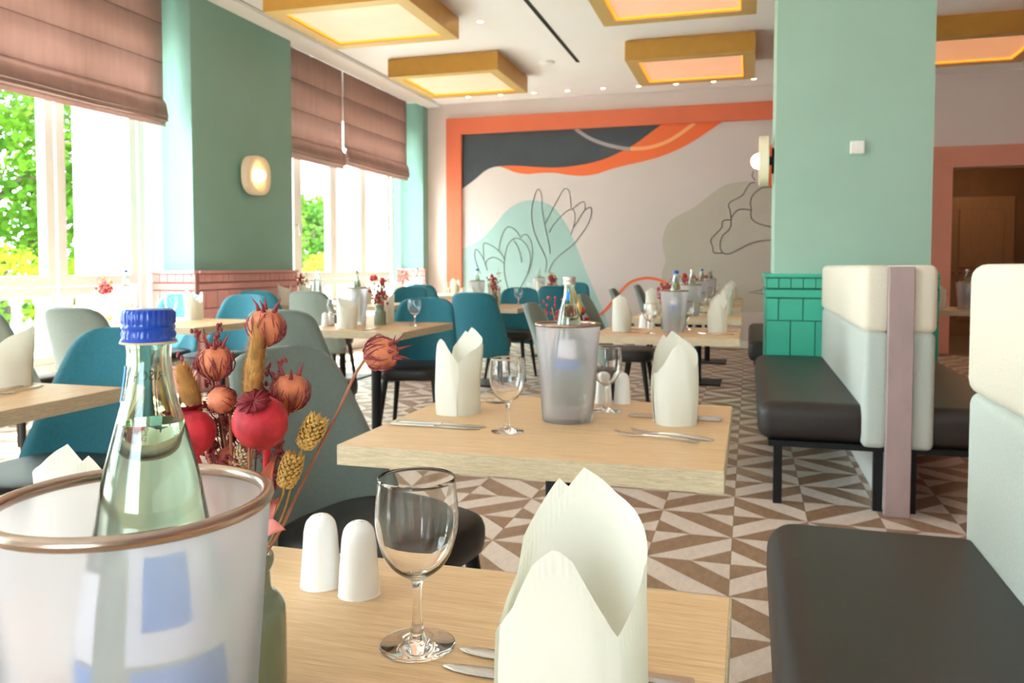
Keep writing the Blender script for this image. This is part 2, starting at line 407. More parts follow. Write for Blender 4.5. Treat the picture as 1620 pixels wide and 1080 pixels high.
# ---- far wall with doorway on the right
g = G(); OX0, OX1, OZ = 2.47, 4.4, 2.39
g.box(XP - 0.3, OX0, YW, YW + 0.25, 0, CEIL).box(OX1, XR, YW, YW + 0.25, 0, CEIL).box(OX0, OX1, YW, YW + 0.25, OZ, CEIL)
wf = struct('wall_far', g, 'blush_wall')
g = G(); g.box(OX0 - 0.23, OX0, YW - 0.03, YW, 0, OZ + 0.265).box(OX0, OX1, YW - 0.03, YW, OZ, OZ + 0.265).box(OX1, OX1 + 0.23, YW - 0.03, YW, 0, OZ + 0.265)
struct('trim_2', g, 'rose_paint')
struct('baseboard_far', G().box(XP, OX0 - 0.23, YW - 0.02, YW, 0, 0.1), 'white_paint')
# room beyond the doorway
g = G(); g.box(OX0 - 0.6, OX1 + 0.6, YW + 3.2, YW + 3.3, 0, CEIL).box(OX0 - 0.7, OX0 - 0.6, YW + 0.25, YW + 3.3, 0, CEIL).box(OX1 + 0.6, OX1 + 0.7, YW + 0.25, YW + 3.3, 0, CEIL)
g.box(OX0 - 0.6, OX1 + 0.6, YW + 0.25, YW + 3.2, 2.75, 2.8)
struct('wall_passage', g, 'brown_wall')
dr = ob('door_1', G().box(3.1, 4.05, YW + 3.12, YW + 3.2, 0, 2.25).mesh('door_1', 'brown_door'), kind='structure')
for zz0, zz1 in ((0.25, 0.95), (1.1, 2.05)):
    ob('panel', rbox(3.25, 3.9, YW + 3.09, YW + 3.12, zz0, zz1, 0.012, 2, 'panel', 'brown_door', False), dr)
ob('door_handle', G().tube([(3.17, YW + 3.12, 1.02), (3.17, YW + 3.06, 1.02), (3.29, YW + 3.06, 1.02)], 0.011, 8).mesh('door_handle', 'steel', True), dr)
BX0, BX1, BZ0, BZ1 = -1.6, 0.4, 0.9, 2.6       # unseen window, added behind the camera as fill light for the foreground
struct('wall_back', G().box(XG, BX0, YB - 0.2, YB, 0, CEIL).box(BX1, XR, YB - 0.2, YB, 0, CEIL).box(BX0, BX1, YB - 0.2, YB, 0, BZ0).box(BX0, BX1, YB - 0.2, YB, BZ1, CEIL), 'blush_wall')
g = G(); bw = (BX1 - BX0) / 4
g.box(BX0, BX1, YB - 0.12, YB - 0.05, BZ0, BZ0 + 0.07).box(BX0, BX1, YB - 0.12, YB - 0.05, BZ1 - 0.07, BZ1)
for k in range(5): g.box(max(BX0, BX0 + k * bw - 0.04), min(BX1, BX0 + k * bw + 0.04), YB - 0.12, YB - 0.05, BZ0 + 0.07, BZ1 - 0.07)
wb = struct('window_4', g, 'white_paint')
for k in range(4): ob('pane', G().box(BX0 + k * bw + 0.04, BX0 + (k + 1) * bw - 0.04, YB - 0.09, YB - 0.084, BZ0 + 0.07, BZ1 - 0.07).mesh('pane', 'window_glass'), wb)
e_ = empty('passage_fill_lamp', (3.35, YW + 1.7, 2.75), 0, 'added warm fill lamp brightening the dark passage behind the doorway', 'ceiling lamp')  # unseen warm lamp, added only to brighten the passage
ob('shade', G().lathe([(0.12, 0), (0.12, -0.05), (0.1, -0.06), (0, -0.06)], 20).mesh('shade', 'passage_fill_glow', True), e_)
ob('ceiling_rose', G().lathe([(0.14, 0), (0.14, -0.012), (0, -0.012)], 20).mesh('ceiling_rose', 'white_paint'), e_)
ld = bpy.data.lights.new('passage_fill_light', 'POINT'); ld.energy = 13; ld.color = (1, 0.62, 0.3); ld.shadow_soft_size = 0.1
lo = bpy.data.objects.new('passage_fill_light', ld); COL.objects.link(lo); lo.location = (3.35, YW + 1.7, 2.6)
struct('wall_right', G().box(XR, XR + 0.2, YB, YW + 4, 0, CEIL), 'rose_paint')

# ---- left wall: parapet, lintel, pilasters
g = G(); g.box(XG - 0.3, XG + 0.08, YB, YW, -0.1, 0.30).box(XG - 0.3, XG + 0.02, YB, YW, 3.2, CEIL)
struct('wall_left', g, 'white_paint')
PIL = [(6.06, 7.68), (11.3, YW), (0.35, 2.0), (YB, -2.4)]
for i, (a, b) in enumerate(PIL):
    struct('wall_pilaster_%d' % (i + 1), G().box(XG - 0.3, XP, a, b, 0, CEIL), 'mint_shaded')
# window sills (white window boards)
WIN = [(2.0, 6.06), (7.68, 11.3), (-2.4, 0.35)]
def rect_frame(g, x0, x1, y0, y1, z0, z1, t):
    g.box(x0, x1, y0, y0 + t, z0, z1).box(x0, x1, y1 - t, y1, z0, z1).box(x0, x1, y0 + t, y1 - t, z0, z0 + t).box(x0, x1, y0 + t, y1 - t, z1 - t, z1)
def window(n, y0, y1, edge):
    """edge: list of glass spans (ya, yb)"""
    fr = G(); rect_frame(fr, XG - 0.06, XG + 0.05, y0, y1, 0.30, 3.2, 0.07)
    wn = ob('window_%d' % n, fr.mesh('window_frame', 'white_paint'), kind='structure')
    for (a, b) in edge:
        s = G(); rect_frame(s, XG - 0.04, XG + 0.04, a - 0.085, b + 0.085, 0.97, 3.14, 0.085)
        c = ob('casement', s.mesh('casement', 'white_paint'), wn)
        ob('pane', G().box(XG - 0.006, XG, a, b, 1.05, 3.06).mesh('pane', 'window_glass'), c)
        s2 = G(); rect_frame(s2, XG - 0.04, XG + 0.04, a - 0.085, b + 0.085, 0.36, 0.965, 0.07)
        c2 = ob('casement', s2.mesh('casement_low', 'white_paint'), wn)
        ob('pane', G().box(XG - 0.006, XG, a - 0.015, b + 0.015, 0.43, 0.9).mesh('pane', 'window_glass'), c2)
    a, b = edge[0]
    ob('handle', G().tube([(XG + 0.04, b + 0.045, 1.62), (XG + 0.08, b + 0.045, 1.62), (XG + 0.085, b + 0.045, 1.50)], 0.009, 8).mesh('handle', 'steel', True), wn)
window(1, 2.0, 6.0, [(2.54, 3.23), (3.41, 4.09), (4.27, 4.95), (5.14, 5.83)])
window(2, 7.72, 11.25, [(7.86, 8.47), (8.64, 9.33), (9.51, 10.18), (10.35, 11.05)])
window(3, -2.35, 0.33, [(-2.2, -1.55), (-1.37, -0.7), (-0.52, 0.16)])

# ---- tiled wainscots
def wainscot(root, pts, ztop, tile, joint, proud, cell=0.0843):
    """pts: list of (origin, direction, length, normal) faces"""
    g = G(); caps = G(); cacheW = {}
    for (o, d, ln, nrm) in pts:
        o = Vector(o); d = Vector(d); nrm = Vector(nrm)
        def slab(G_, u0, u1, z0, z1, t0, t1):
            vs = []
            for z in (z0, z1):
                for (u, t) in ((u0, t0), (u1, t0), (u1, t1), (u0, t1)):
                    p = o + d * u + nrm * t; vs.append((p.x, p.y, z))
            G_.add(vs, [(0, 3, 2, 1), (4, 5, 6, 7), (0, 1, 5, 4), (1, 2, 6, 5), (2, 3, 7, 6), (3, 0, 4, 7)])
        slab(g, 0, ln, 0, ztop - 0.02, 0, proud - 0.008)
        def tiles(z0, z1, wd, off, nm):
            u = -off
            while u < ln - 0.004:
                a, b = max(0.002, u + 0.004), min(ln - 0.002, u + wd - 0.004)
                if b - a > 0.012:
                    t = G(); slab(t, a, b, z0 + 0.004, z1 - 0.004, proud - 0.008, proud + 0.004)
                    ob(nm, t.mesh('tile', tile), root)
                u += wd
        tiles(ztop - 0.105, ztop - 0.03, cell, 0.0, 'tile')
        t = G(); slab(t, 0, ln, ztop - 0.17, ztop - 0.117, proud - 0.008, proud + 0.008); ob('band', t.mesh('band', tile), root)
        tiles(ztop - 0.34, ztop - 0.178, cell * 2, cell, 'tile')
        tiles(ztop - 0.61, ztop - 0.34, cell * 2, 0.0, 'tile')
        tiles(ztop - 0.88, ztop - 0.61, cell * 2, cell, 'tile')
        t = G(); slab(t, 0, ln, 0, ztop - 0.89, proud - 0.008, proud + 0.012); ob('plinth', t.mesh('plinth', tile), root)
        t = G(); slab(t, 0, ln, ztop - 0.025, ztop, 0, proud + 0.018); ob('cap', t.mesh('cap', tile), root)
    bk = ob(root.name + '_backing', g.mesh('backing', joint), root)
wr = empty('trim_3', (0, 0, 0), kind='structure')
wainscot(wr, [((XP, 6.06, 0), (0, 1, 0), 1.62, (1, 0, 0)), ((XG + 0.1, 6.06, 0), (1, 0, 0), XP - XG - 0.1 + 0.05, (0, -1, 0))], 1.09, 'pink_tile', 'pink_joint', 0.05)
wr = empty('trim_4', (0, 0, 0), kind='structure')
wainscot(wr, [((XG + 0.1, 11.3, 0), (1, 0, 0), XP - XG - 0.1 + 0.05, (0, -1, 0))], 1.09, 'pink_tile', 'pink_joint', 0.05)
# ---- mint column
CX0, CX1, CY0, CY1 = 0.17, 1.21, 6.2, 7.1
struct('wall_column', G().box(CX0, CX1, CY0, CY1, 0, CEIL), 'mint_paint')
wr = empty('trim_5', (0, 0, 0), kind='structure')
wainscot(wr, [((CX0 - 0.05, CY0, 0), (1, 0, 0), CX1 - CX0 + 0.1, (0, -1, 0)), ((CX0, CY1, 0), (0, -1, 0), CY1 - CY0, (-1, 0, 0))], 1.075, 'green_tile', 'green_joint', 0.05)

# ---- mural: raised coral frame, flat painted shapes
fr = G(); FX0, FX1, FZ = -4.42, 1.95, 3.35; ft = 0.24
fr.box(FX0, FX0 + ft, YW - 0.06, YW, 0.1, FZ).box(FX0 + ft, FX1, YW - 0.06, YW, FZ - ft, FZ).box(FX1 - ft, FX1, YW - 0.06, YW, 0.1, FZ - ft)
mural = empty('mural', (0, YW, 0), 0, 'painted wall mural of pastel blobs and line flowers in a coral frame', 'mural')
def mpart(name, g, m):
    o = ob(name, g.mesh(name, m), mural); o.matrix_parent_inverse = Matrix.Translation((0, -YW, 0)); return o
mpart('frame', fr, 'coral_paint')
layer = [0]
def wallpt(x, y): p = at_y(x, y, YW); return (p.x, p.z)
def smooth_poly(pts, sub=6, closed=False):
    n = len(pts); out = []
    rng = range(n) if closed else range(n - 1)
    for i in rng:
        g_ = lambda k: Vector(pts[k % n]) if closed else Vector(pts[max(0, min(n - 1, k))])
        p0, p1, p2, p3 = g_(i - 1), g_(i), g_(i + 1), g_(i + 2)
        for s in range(sub):
            t = s / sub
            out.append(tuple(0.5 * ((2 * p1) + (-p0 + p2) * t + (2 * p0 - 5 * p1 + 4 * p2 - p3) * t * t + (-p0 + 3 * p1 - 3 * p2 + p3) * t ** 3)))
    if not closed: out.append(tuple(pts[-1]))
    return out
def clipx(p): return (min(max(p[0], FX0 + ft - 0.01), FX1 - ft + 0.01), min(max(p[1], 0.1), FZ - ft + 0.005))
def paint(name, poly, m):
    layer[0] += 1; y = YW - 0.0006 * layer[0] - 0.001
    poly = [clipx(p) for p in poly]
    q = [poly[0]]
    for p in poly[1:]:
        if math.dist(p, q[-1]) > 1e-4: q.append(p)
    tri = tessellate_polygon([[Vector((x, z, 0)) for x, z in q]])
    me = G().add([(x, y, z) for x, z in q], [tuple(t) for t in tri]).mesh(name, m)
    o = ob(name, me, mural); o.matrix_parent_inverse = Matrix.Translation((0, -YW, 0)); return o
def stroke(name, pts, wpx, m, sub=6, dy=0):
    layer[0] += 0.2; y = YW - 0.0006 * layer[0] - 0.001 - dy
    P = smooth_poly([wallpt(*p) for p in pts], sub); hw = wpx / 2 * 0.0083
    vs = []; fs = []
    for i, p in enumerate(P):
        a = Vector(P[max(0, i - 1)]); b = Vector(P[min(len(P) - 1, i + 1)]); t = (b - a)
        t = t.normalized() if t.length > 0 else Vector((1, 0)); nn = Vector((-t.y, t.x))
        for s in (-1, 1): q = clipx(Vector(p) + nn * hw * s); vs.append((q[0], y, q[1]))
    for i in range(len(P) - 1): fs.append((2 * i, 2 * i + 2, 2 * i + 3, 2 * i + 1))
    g = G(); g.add(vs, fs); mpart(name, g, m)
c3 = lambda pts: [(640 + a / 2.7, 150 + b / 2.7) for a, b in pts]
W = lambda pts: [wallpt(*p) for p in pts]
paint('painted_ground', [(FX0 + ft, 0.1), (FX1 - ft, 0.1), (FX1 - ft, FZ - ft), (FX0 + ft, FZ - ft)], 'mural_ground')
mintb = c3([(240, 660), (300, 632), (345, 600), (390, 550), (430, 500), (480, 465), (530, 450), (580, 455), (630, 475), (670, 520), (710, 590), (740, 660), (770, 740), (800, 810), (830, 880), (860, 950), (905, 1085)])
paint('painted_blob', smooth_poly(W(mintb)) + [wallpt(640 + 905 / 2.7, 556), wallpt(728, 560)], 'mural_mint')
sage = c3([(1640, 385), (1500, 370), (1430, 372), (1370, 385), (1320, 415), (1270, 455), (1220, 490), (1160, 520), (1125, 550), (1105, 600), (1103, 650), (1115, 710), (1100, 760)]) + [(1050, 455), (1070, 478), (1110, 490), (1190, 494), (1250, 488)]
paint('painted_blob', smooth_poly(W(sage)), 'mural_sage')
low = c3([(1095, 128), (1040, 170), (985, 210), (930, 240), (850, 275), (760, 298), (660, 310), (560, 308), (480, 303), (405, 305)])
lo2 = c3([(405, 306), (440, 318), (470, 330), (520, 338), (580, 333), (640, 333), (700, 342), (760, 346), (820, 338), (880, 318), (950, 300), (1030, 282), (1110, 258), (1180, 228), (1240, 195), (1300, 155), (1375, 105)])
paint('painted_wave', smooth_poly(W(low)) + smooth_poly(W(lo2))[1:], 'mural_orange')
dk = low + c3([(370, 312), (340, 328), (300, 362), (245, 403)])
paint('painted_wave', smooth_poly(W(dk)) + [(FX0 + ft, FZ - ft)], 'mural_dark')
cc = at_y(1246, 262, YW)
paint('painted_disc', [(cc.x + 0.3 * math.cos(a * PI / 16), cc.z + 0.42 * math.sin(a * PI / 16)) for a in range(32)], 'mural_orange')
arc = c3([(730, 146), (790, 185), (860, 212), (930, 228), (965, 231)]); arc2 = c3([(965, 231), (1040, 226), (1110, 205), (1170, 172), (1240, 120)])
stroke('painted_arc', arc, 6.0, 'mural_mauve', dy=0.004); stroke('painted_arc', arc2, 6.0, 'mural_peach', dy=0.004)
stroke('painted_arc', [(943, 502), (957, 491), (969, 477), (981.5, 462), (997, 446.7), (1016, 440.6), (1030, 440), (1049, 445), (1062, 456)], 4.5, 'mural_orange', dy=0.004)
fA = lambda pts: [(730 + a / 5.683, 280 + b / 5.683) for a, b in pts]
fB = lambda pts: [(1040 + a / 4.91, 260 + b / 4.91) for a, b in pts]
for P in ([(755, 860), (765, 760), (740, 680), (690, 580), (650, 470), (632, 340), (645, 230), (670, 140), (695, 110), (715, 140), (725, 200), (728, 290), (745, 400), (770, 520), (790, 620), (797, 690)],
          [(755, 420), (790, 350), (830, 270), (880, 180), (915, 120), (940, 103), (965, 120), (980, 180), (988, 280)],
          [(790, 500), (830, 430), (900, 350), (960, 300), (1000, 290), (1018, 320), (1022, 380), (1005, 460), (985, 520)],
          [(1000, 290), (1050, 245), (1095, 222), (1112, 240), (1113, 300)],
          [(1005, 460), (1050, 390), (1100, 310), (1150, 275), (1170, 285), (1165, 350), (1130, 440), (1060, 540), (1000, 610), (900, 690), (830, 760), (780, 860)],
          [(175, 870), (140, 790), (120, 710), (130, 650), (165, 680), (200, 740), (235, 840)],
          [(205, 740), (198, 650), (205, 595), (250, 605), (310, 640), (360, 690), (390, 740)],
          [(235, 840), (220, 780), (240, 740), (290, 722), (340, 740), (385, 775)],
          [(335, 670), (350, 580), (375, 500), (410, 455), (440, 450), (490, 480), (530, 540)],
          [(425, 1010), (400, 930), (385, 830), (392, 720), (415, 620), (450, 570), (490, 550), (540, 565), (590, 620), (620, 700), (615, 800), (580, 900), (530, 1000)],
          [(530, 550), (560, 520), (590, 520), (625, 570), (640, 660), (632, 760), (600, 870)],
          [(475, 575), (510, 630), (535, 720), (542, 770)]):
    stroke('painted_petal', fA(P), 1.3, 'mural_line', dy=0.004)
for P in ([(760, 140), (720, 150), (690, 190), (665, 235), (620, 265), (570, 290), (553, 320), (565, 360), (570, 415)],
          [(950, 150), (880, 175), (820, 180), (770, 210), (735, 250), (722, 300), (730, 350), (725, 390), (740, 430), (800, 465), (910, 490)],
          [(728, 355), (670, 348), (625, 355), (590, 390), (573, 430), (570, 480), (545, 520), (510, 550), (490, 600), (492, 660), (520, 692), (570, 690), (640, 655), (720, 615), (800, 595), (920, 586)],
          [(570, 430), (520, 435), (503, 455), (500, 490), (460, 535), (425, 570), (415, 600), (430, 640), (435, 680), (470, 690), (510, 685)],
          [(745, 55), (735, 90), (760, 125)], [(840, 968), (710, 995), (840, 1006)]):
    stroke('painted_petal', fB(P), 1.6, 'mural_line', sub=6 if len(P) > 3 else 1, dy=0.004)

# ================================================================== OUTSIDE
struct('ground_outside', G().box(-60, XG - 0.3, -30, 60, -0.5, -0.3), 'pavement')
def pier(y0, y1, label):
    e = empty('stone_pier', (-5.95, (y0 + y1) / 2, -0.3), 0, label, 'pier', 'stone piers outside the windows')
    for r in range(9):
        z0 = r * 0.5
        for s in range(2):
            x0, x1 = (-0.67, 0.1) if (r + s) % 2 == 0 else (-0.67, -0.1)
            if s: x0, x1 = (0.1, 0.38) if r % 2 == 0 else (-0.1, 0.38)
            elif r % 2: x0, x1 = -0.67, -0.1
            else: x0, x1 = -0.67, 0.1
            ob('stone', rbox(x0, x1, -(y1 - y0) / 2, (y1 - y0) / 2, z0 + 0.004, z0 + 0.496, 0.008, 1, 'stone', 'stone', False), e)
pier(6.62, 7.5, 'sunlit pale stone pier outside the left window')
pier(11.9, 12.8, 'sunlit pale stone pier outside the far left window')
bl = empty('stone_balustrade', (-7.6, 6.0, -0.3), 0, 'white stone balustrade outside the left window', 'balustrade')
ob('rail', rbox(-0.13, 0.13, -6, 5.6, 1.08, 1.22, 0.02, 2, 'rail', 'stone', False), bl)
ob('base', rbox(-0.15, 0.15, -6, 5.6, 0.0, 0.3, 0.02, 2, 'base', 'stone', False), bl)
bme = G().lathe([(0.07, 0.3), (0.07, 0.36), (0.045, 0.4), (0.085, 0.55), (0.075, 0.68), (0.04, 0.9), (0.045, 1.0), (0.07, 1.03), (0.07, 1.08)], 12).mesh('baluster', 'stone', True, 40)
for k in range(32): ob('baluster', bme, bl, (0, -4.0 + 0.3 * k, 0))
def tree(name, base, h, crowns, n, leafm, lw, label, grp='trees outside the windows'):
    e = empty(name, base, 0, label, 'tree', grp); rnd = random.Random(int(h * 100) + n)
    ob('trunk', G().tube([(0, 0, 0), (0.05, 0.03, h * 0.35), (-0.04, 0.05, h * 0.7), (0, 0, h)], [0.16, 0.12, 0.08, 0.03], 8).mesh('trunk', 'bark', True), e)
    br = G(); lf = G()
    for (cx, cyy, cz, r) in crowns:
        br.tube([(0, 0, max(0.2, cz - r * 0.8)), (cx * 0.5, cyy * 0.5, cz - r * 0.25), (cx, cyy, cz)], [0.06, 0.045, 0.02], 6)
        for _ in range(4):
            a = rnd.uniform(0, 2 * PI); br.tube([(cx * 0.6, cyy * 0.6, cz - r * 0.2), (cx + r * 0.5 * math.cos(a), cyy + r * 0.5 * math.sin(a), cz + rnd.uniform(-.2, .3) * r), (cx + r * 0.95 * math.cos(a), cyy + r * 0.95 * math.sin(a), cz + rnd.uniform(-.4, .4) * r)], [0.035, 0.025, 0.01], 5)
        for _ in range(int(n)):
            u = Vector((rnd.gauss(0, 1), rnd.gauss(0, 1), rnd.gauss(0, 1))).normalized() * r * rnd.uniform(0.35, 1.0) ** 0.6
            c = Vector((cx, cyy, cz)) + u
            t = Vector((rnd.gauss(0, 1), rnd.gauss(0, 1), rnd.gauss(0, 0.6))).normalized(); b = t.orthogonal().normalized(); l = lw * rnd.uniform(0.7, 1.3)
            lf.add([c - t * l, c + b * l * 0.5, c + t * l, c - b * l * 0.5 + Vector((0, 0, -0.02))], [(0, 1, 2, 3)])
    ob('branches', br.mesh('branches', 'bark', True), e, kind='stuff')
    ob('foliage', lf.mesh('foliage', leafm), e, kind='stuff')
tree('leafy_tree', (-10.6, 9.0, -0.3), 4.0, [(0, 0, 2.9, 1.5), (0.9, 0.7, 2.0, 1.0), (-0.6, -1.1, 2.2, 1.2), (0.3, 1.4, 3.2, 1.2), (0.2, -1.6, 3.6, 1.2), (0.4, 0.2, 4.3, 1.3)], 1500, 'leaf_green', 0.085, 'tall green leafy tree filling the left window')
tree('leafy_bush', (-8.55, 7.5, -0.3), 1.5, [(0, 0, 1.1, 0.65), (0.1, 0.8, 1.0, 0.55), (0, -0.7, 0.95, 0.55)], 900, 'leaf_bright', 0.06, 'bright yellow-green bush below the tree at the left window')
tree('leafy_tree', (-11.4, 18.8, -0.3), 3.2, [(0, 0, 2.2, 1.0), (0.7, 0.5, 1.6, 0.75), (-0.5, -0.2, 2.9, 0.75), (0.2, 0.9, 2.6, 0.8)], 1300, 'leaf_green', 0.09, 'pale green tree seen through the far window')
tree('leafy_bush', (-8.2, 14.4, -0.3), 1.6, [(0, 0, 1.3, 0.42), (0.15, 0.55, 1.25, 0.4)], 700, 'leaf_bright', 0.06, 'bright bush low in the far window')

# ================================================================== CEILING LAMPS, SCONCES, SMALL FIXTURES
def lamp_kit():
    w_, d_, zb, zt = 1.36, 1.28, -0.22, 0.0
    fr = G(); t = 0.13
    s = G(); rr = 0.012
    for (x0, x1, y0, y1) in ((0, w_, 0, rr), (0, w_, d_ - rr, d_), (0, rr, rr, d_ - rr), (w_ - rr, w_, rr, d_ - rr)): s.box(x0, x1, y0, y1, zb, zt - 0.012)
    u = G()
    for (x0, x1, y0, y1) in ((0, w_, 0, t), (0, w_, d_ - t, d_), (0, t, t, d_ - t), (w_ - t, w_, t, d_ - t)): u.box(x0 + 0.001, x1 - 0.001, y0 + 0.001, y1 - 0.001, zb - 0.002, zb + 0.02)
    p = G().box(t, w_ - t, t, d_ - t, zb + 0.024, zb + 0.034)
    st = [('light_strip', G().box(*b, zb + 0.010, zb + 0.0235).mesh('light_strip', 'lamp_strip')) for b in ((t + .002, w_ - t - .002, t + .002, t + .014), (t + .002, w_ - t - .002, d_ - t - .014, d_ - t - .002), (t + .002, t + .014, t + .016, d_ - t - .016), (w_ - t - .014, w_ - t - .002, t + .016, d_ - t - .016))]
    mt = G().box(0.3, w_ - 0.3, 0.3, d_ - 0.3, zb + 0.06, zt)
    return [('housing', s.mesh('housing', 'gold_frame'), []), ('rim', u.mesh('rim', 'gold_inner'), []), ('diffuser', p.mesh('diffuser', 'lamp_panel'), st), ('mount', mt.mesh('mount', 'gold_inner'), [])]
LK = lamp_kit()
for x, y, lb in ((-4.13, 6.25, 'gold box ceiling lamp at upper left, cut off by the top edge'), (-4.13, 8.8, 'gold box ceiling lamp above the far window, nearest the mural corner'),
                 (-1.33, 6.25, 'gold box ceiling lamp cut off at top right of centre'), (-1.33, 8.82, 'gold box ceiling lamp glowing orange in front of the mural'),
                 (1.46, 8.82, 'gold box ceiling lamp glowing orange right of the mint column'), (-4.13, 3.7, 'gold box ceiling lamp over the left window tables, above the frame'),
                 (-1.33, 3.7, 'gold box ceiling lamp above the second bench table, above the frame'), (1.46, 3.7, 'gold box ceiling lamp above the far bench, above the frame')):
    place(LK, 'ceiling_lamp', (x, y, CEIL), 0, lb, 'ceiling lamp', 'gold box ceiling lamps')
sp = [('ring', G().lathe([(0.045, -0.004), (0.045, 0.0), (0.03, 0.0), (0.03, -0.003), (0.045, -0.004)], 16).mesh('ring', 'white_paint', True), []), ('lens', G().lathe([(0, -0.006), (0.028, -0.004), (0.028, 0.001)], 16).mesh('lens', 'spot_glow', True), [])]
for i, (x, y) in enumerate([(-3.94, 11.1), (-3.45, 11.1), (-2.96, 11.1), (-2.47, 11.1), (-1.97, 11.1), (-1.48, 11.1), (-0.98, 11.1), (-0.49, 11.1), (0.02, 11.1)]):
    place(sp, 'downlight', (x, y, CEIL - 0.001), 0, 'small recessed spotlight, %s from the left in the ceiling row before the mural' % ('first second third fourth fifth sixth seventh eighth ninth'.split()[i]), 'spotlight', 'spotlights along the mural')
place(sp, 'downlight', (-2.62, 7.75, CEIL - 0.001), 0, 'small recessed spotlight between the two left ceiling lamps', 'spotlight', 'spotlights along the mural')
ob('smoke_detector', G().lathe([(0, -0.03), (0.07, -0.028), (0.1, -0.012), (0.1, 0)], 24).mesh('smoke_detector', 'white_paint', True), None, (-2.37, 9.49, CEIL), None, 'flat white smoke detector disc on the ceiling', 'smoke detector')
th = rbox(-0.047, 0.047, -0.03, 0.0, -0.045, 0.045, 0.006, 2, 'thermostat', 'white_paint', False)
te = empty('thermostat', (0.72, CY0, 1.97), 0, 'small white square sensor box on the mint column', 'thermostat')
ob('cover', th, te); ob('button', rbox(-0.02, 0.02, -0.033, -0.03, -0.03, -0.02, 0.001, 1, 'button', 'sconce_white', False), te)
def sconce_kit():
    # local: wall at x=0, lamp towards +x
    M = Matrix.Rotation(PI / 2, 4, 'Y')
    pl = G().lathe([(0, 0), (0.1, 0), (0.1, 0.014), (0, 0.014)], 28, M).mesh('wall_plate', 'black_metal')
    nk = G().lathe([(0.035, 0.014), (0.035, 0.04)], 16, M).mesh('neck', 'black_metal', True)
    ds = G(); n = 40
    def loop(a, b, x): return [(x, a * math.copysign(abs(math.cos(t)) ** 0.75, math.cos(t)), b * math.copysign(abs(math.sin(t)) ** 0.75, math.sin(t))) for t in [2 * PI * k / n for k in range(n)]]
    rings = [loop(.19, .175, .038), loop(.2, .19, .042), loop(.2, .19, .108), loop(.19, .18, .112), loop(.115, .145, .11), loop(.06, .10, .075), loop(.03, .04, .06)]
    vs = [v for r in rings for v in r]; fs = [(i * n + k, i * n + (k + 1) % n, (i + 1) * n + (k + 1) % n, (i + 1) * n + k) for i in range(len(rings) - 1) for k in range(n)]
    fs += [tuple(range(n - 1, -1, -1)), tuple(range((len(rings) - 1) * n, len(rings) * n))]
    ds.add(vs, fs)
    bu = G().lathe([(0, 0.062), (0.03, 0.065), (0.058, 0.095), (0.062, 0.115), (0.05, 0.15), (0.025, 0.168), (0, 0.172)], 20, M)
    return [('wall_plate', pl, []), ('neck', nk, []), ('shade', ds.mesh('shade', 'sconce_white', True, 50), []), ('bulb', bu.mesh('bulb', 'bulb_glow', True), [])]
SK = sconce_kit()
place(SK, 'wall_sconce', (XP, 6.91, 2.02), 0, 'rounded cream wall lamp with glowing globe on the shaded green pilaster', 'wall lamp', 'cream globe wall lamps')
place(SK, 'wall_sconce', (CX0, 6.62, 1.95), PI, 'cream wall lamp seen edge-on beside the mint column', 'wall lamp', 'cream globe wall lamps')

# ---- roman blinds
def blind(y0, y1, z0, ztop, label):
    e = empty('roman_blind', (-4.93, (y0 + y1) / 2, ztop), 0, label, 'blind', 'roman blinds at the left windows')
    hw = (y1 - y0) / 2; H = ztop - z0; n = 14
    def sheet(name, prof, bow=0.0):
        vs = []; fs = []
        for (x, z) in prof:
            for k in range(n + 1):
                t = k / n * 2 - 1; vs.append((x + bow * math.sin(7 * t + z * 9) * 0.3, hw * t, z - 0.02 * (1 - t * t) * bow * 60 * (1 if z < -0.5 else 0)))
        for i in range(len(prof) - 1):
            for k in range(n): a = i * (n + 1) + k; fs.append((a, a + 1, a + n + 2, a + n + 1))
        g = G(); g.add(vs, fs); me = g.mesh(name, 'blind_fabric', True); o = ob(name, me, e)
        md = o.modifiers.new('thick', 'SOLIDIFY'); md.thickness = 0.004
    nb = 3; ph = (H - 0.2) / nb
    for i in range(nb): sheet('fabric_panel', [(0.0, -i * ph), (0.0015, -i * ph - ph * 0.5), (0.0, -(i + 1) * ph + 0.004)])
    for i in range(nb): ob('rod', G().tube([(0.003, -hw, -(i + 1) * ph), (0.003, hw, -(i + 1) * ph)], 0.0035, 6).mesh('rod', 'blind_seam', True), e)
    zb = -nb * ph
    sheet('fold', [(0.0, zb + 0.03), (0.035, zb - 0.02), (0.055, zb - 0.13), (0.03, zb - 0.15)], 0.01)
    sheet('fold', [(0.01, zb - 0.03), (0.045, zb - 0.13), (0.05, zb - 0.165), (0.02, zb - 0.175)], 0.012)
    sheet('fold', [(0.0, zb - 0.06), (0.015, zb - 0.15), (0.02, zb - 0.215)], 0.012)
    for (xx, zz) in ((0.059, zb - 0.133), (0.054, zb - 0.168)):
        ob('piping', G().tube([(xx + 0.003 * math.sin(5 * t), hw * t, zz - 0.012 * (1 - t * t) + 0.003 * math.sin(9 * t)) for t in [k / 12 - 1 for k in range(25)]], 0.0042, 6).mesh('piping', 'blind_piping', True), e)
blind(2.05, 5.93, 2.36, 3.57, 'mauve brown roman blind half drawn over the left window')
blind(7.72, 9.15, 2.36, 3.57, 'left of the two mauve brown roman blinds at the far window')
blind(9.19, 11.12, 2.42, 3.57, 'right of the two mauve brown roman blinds at the far window')

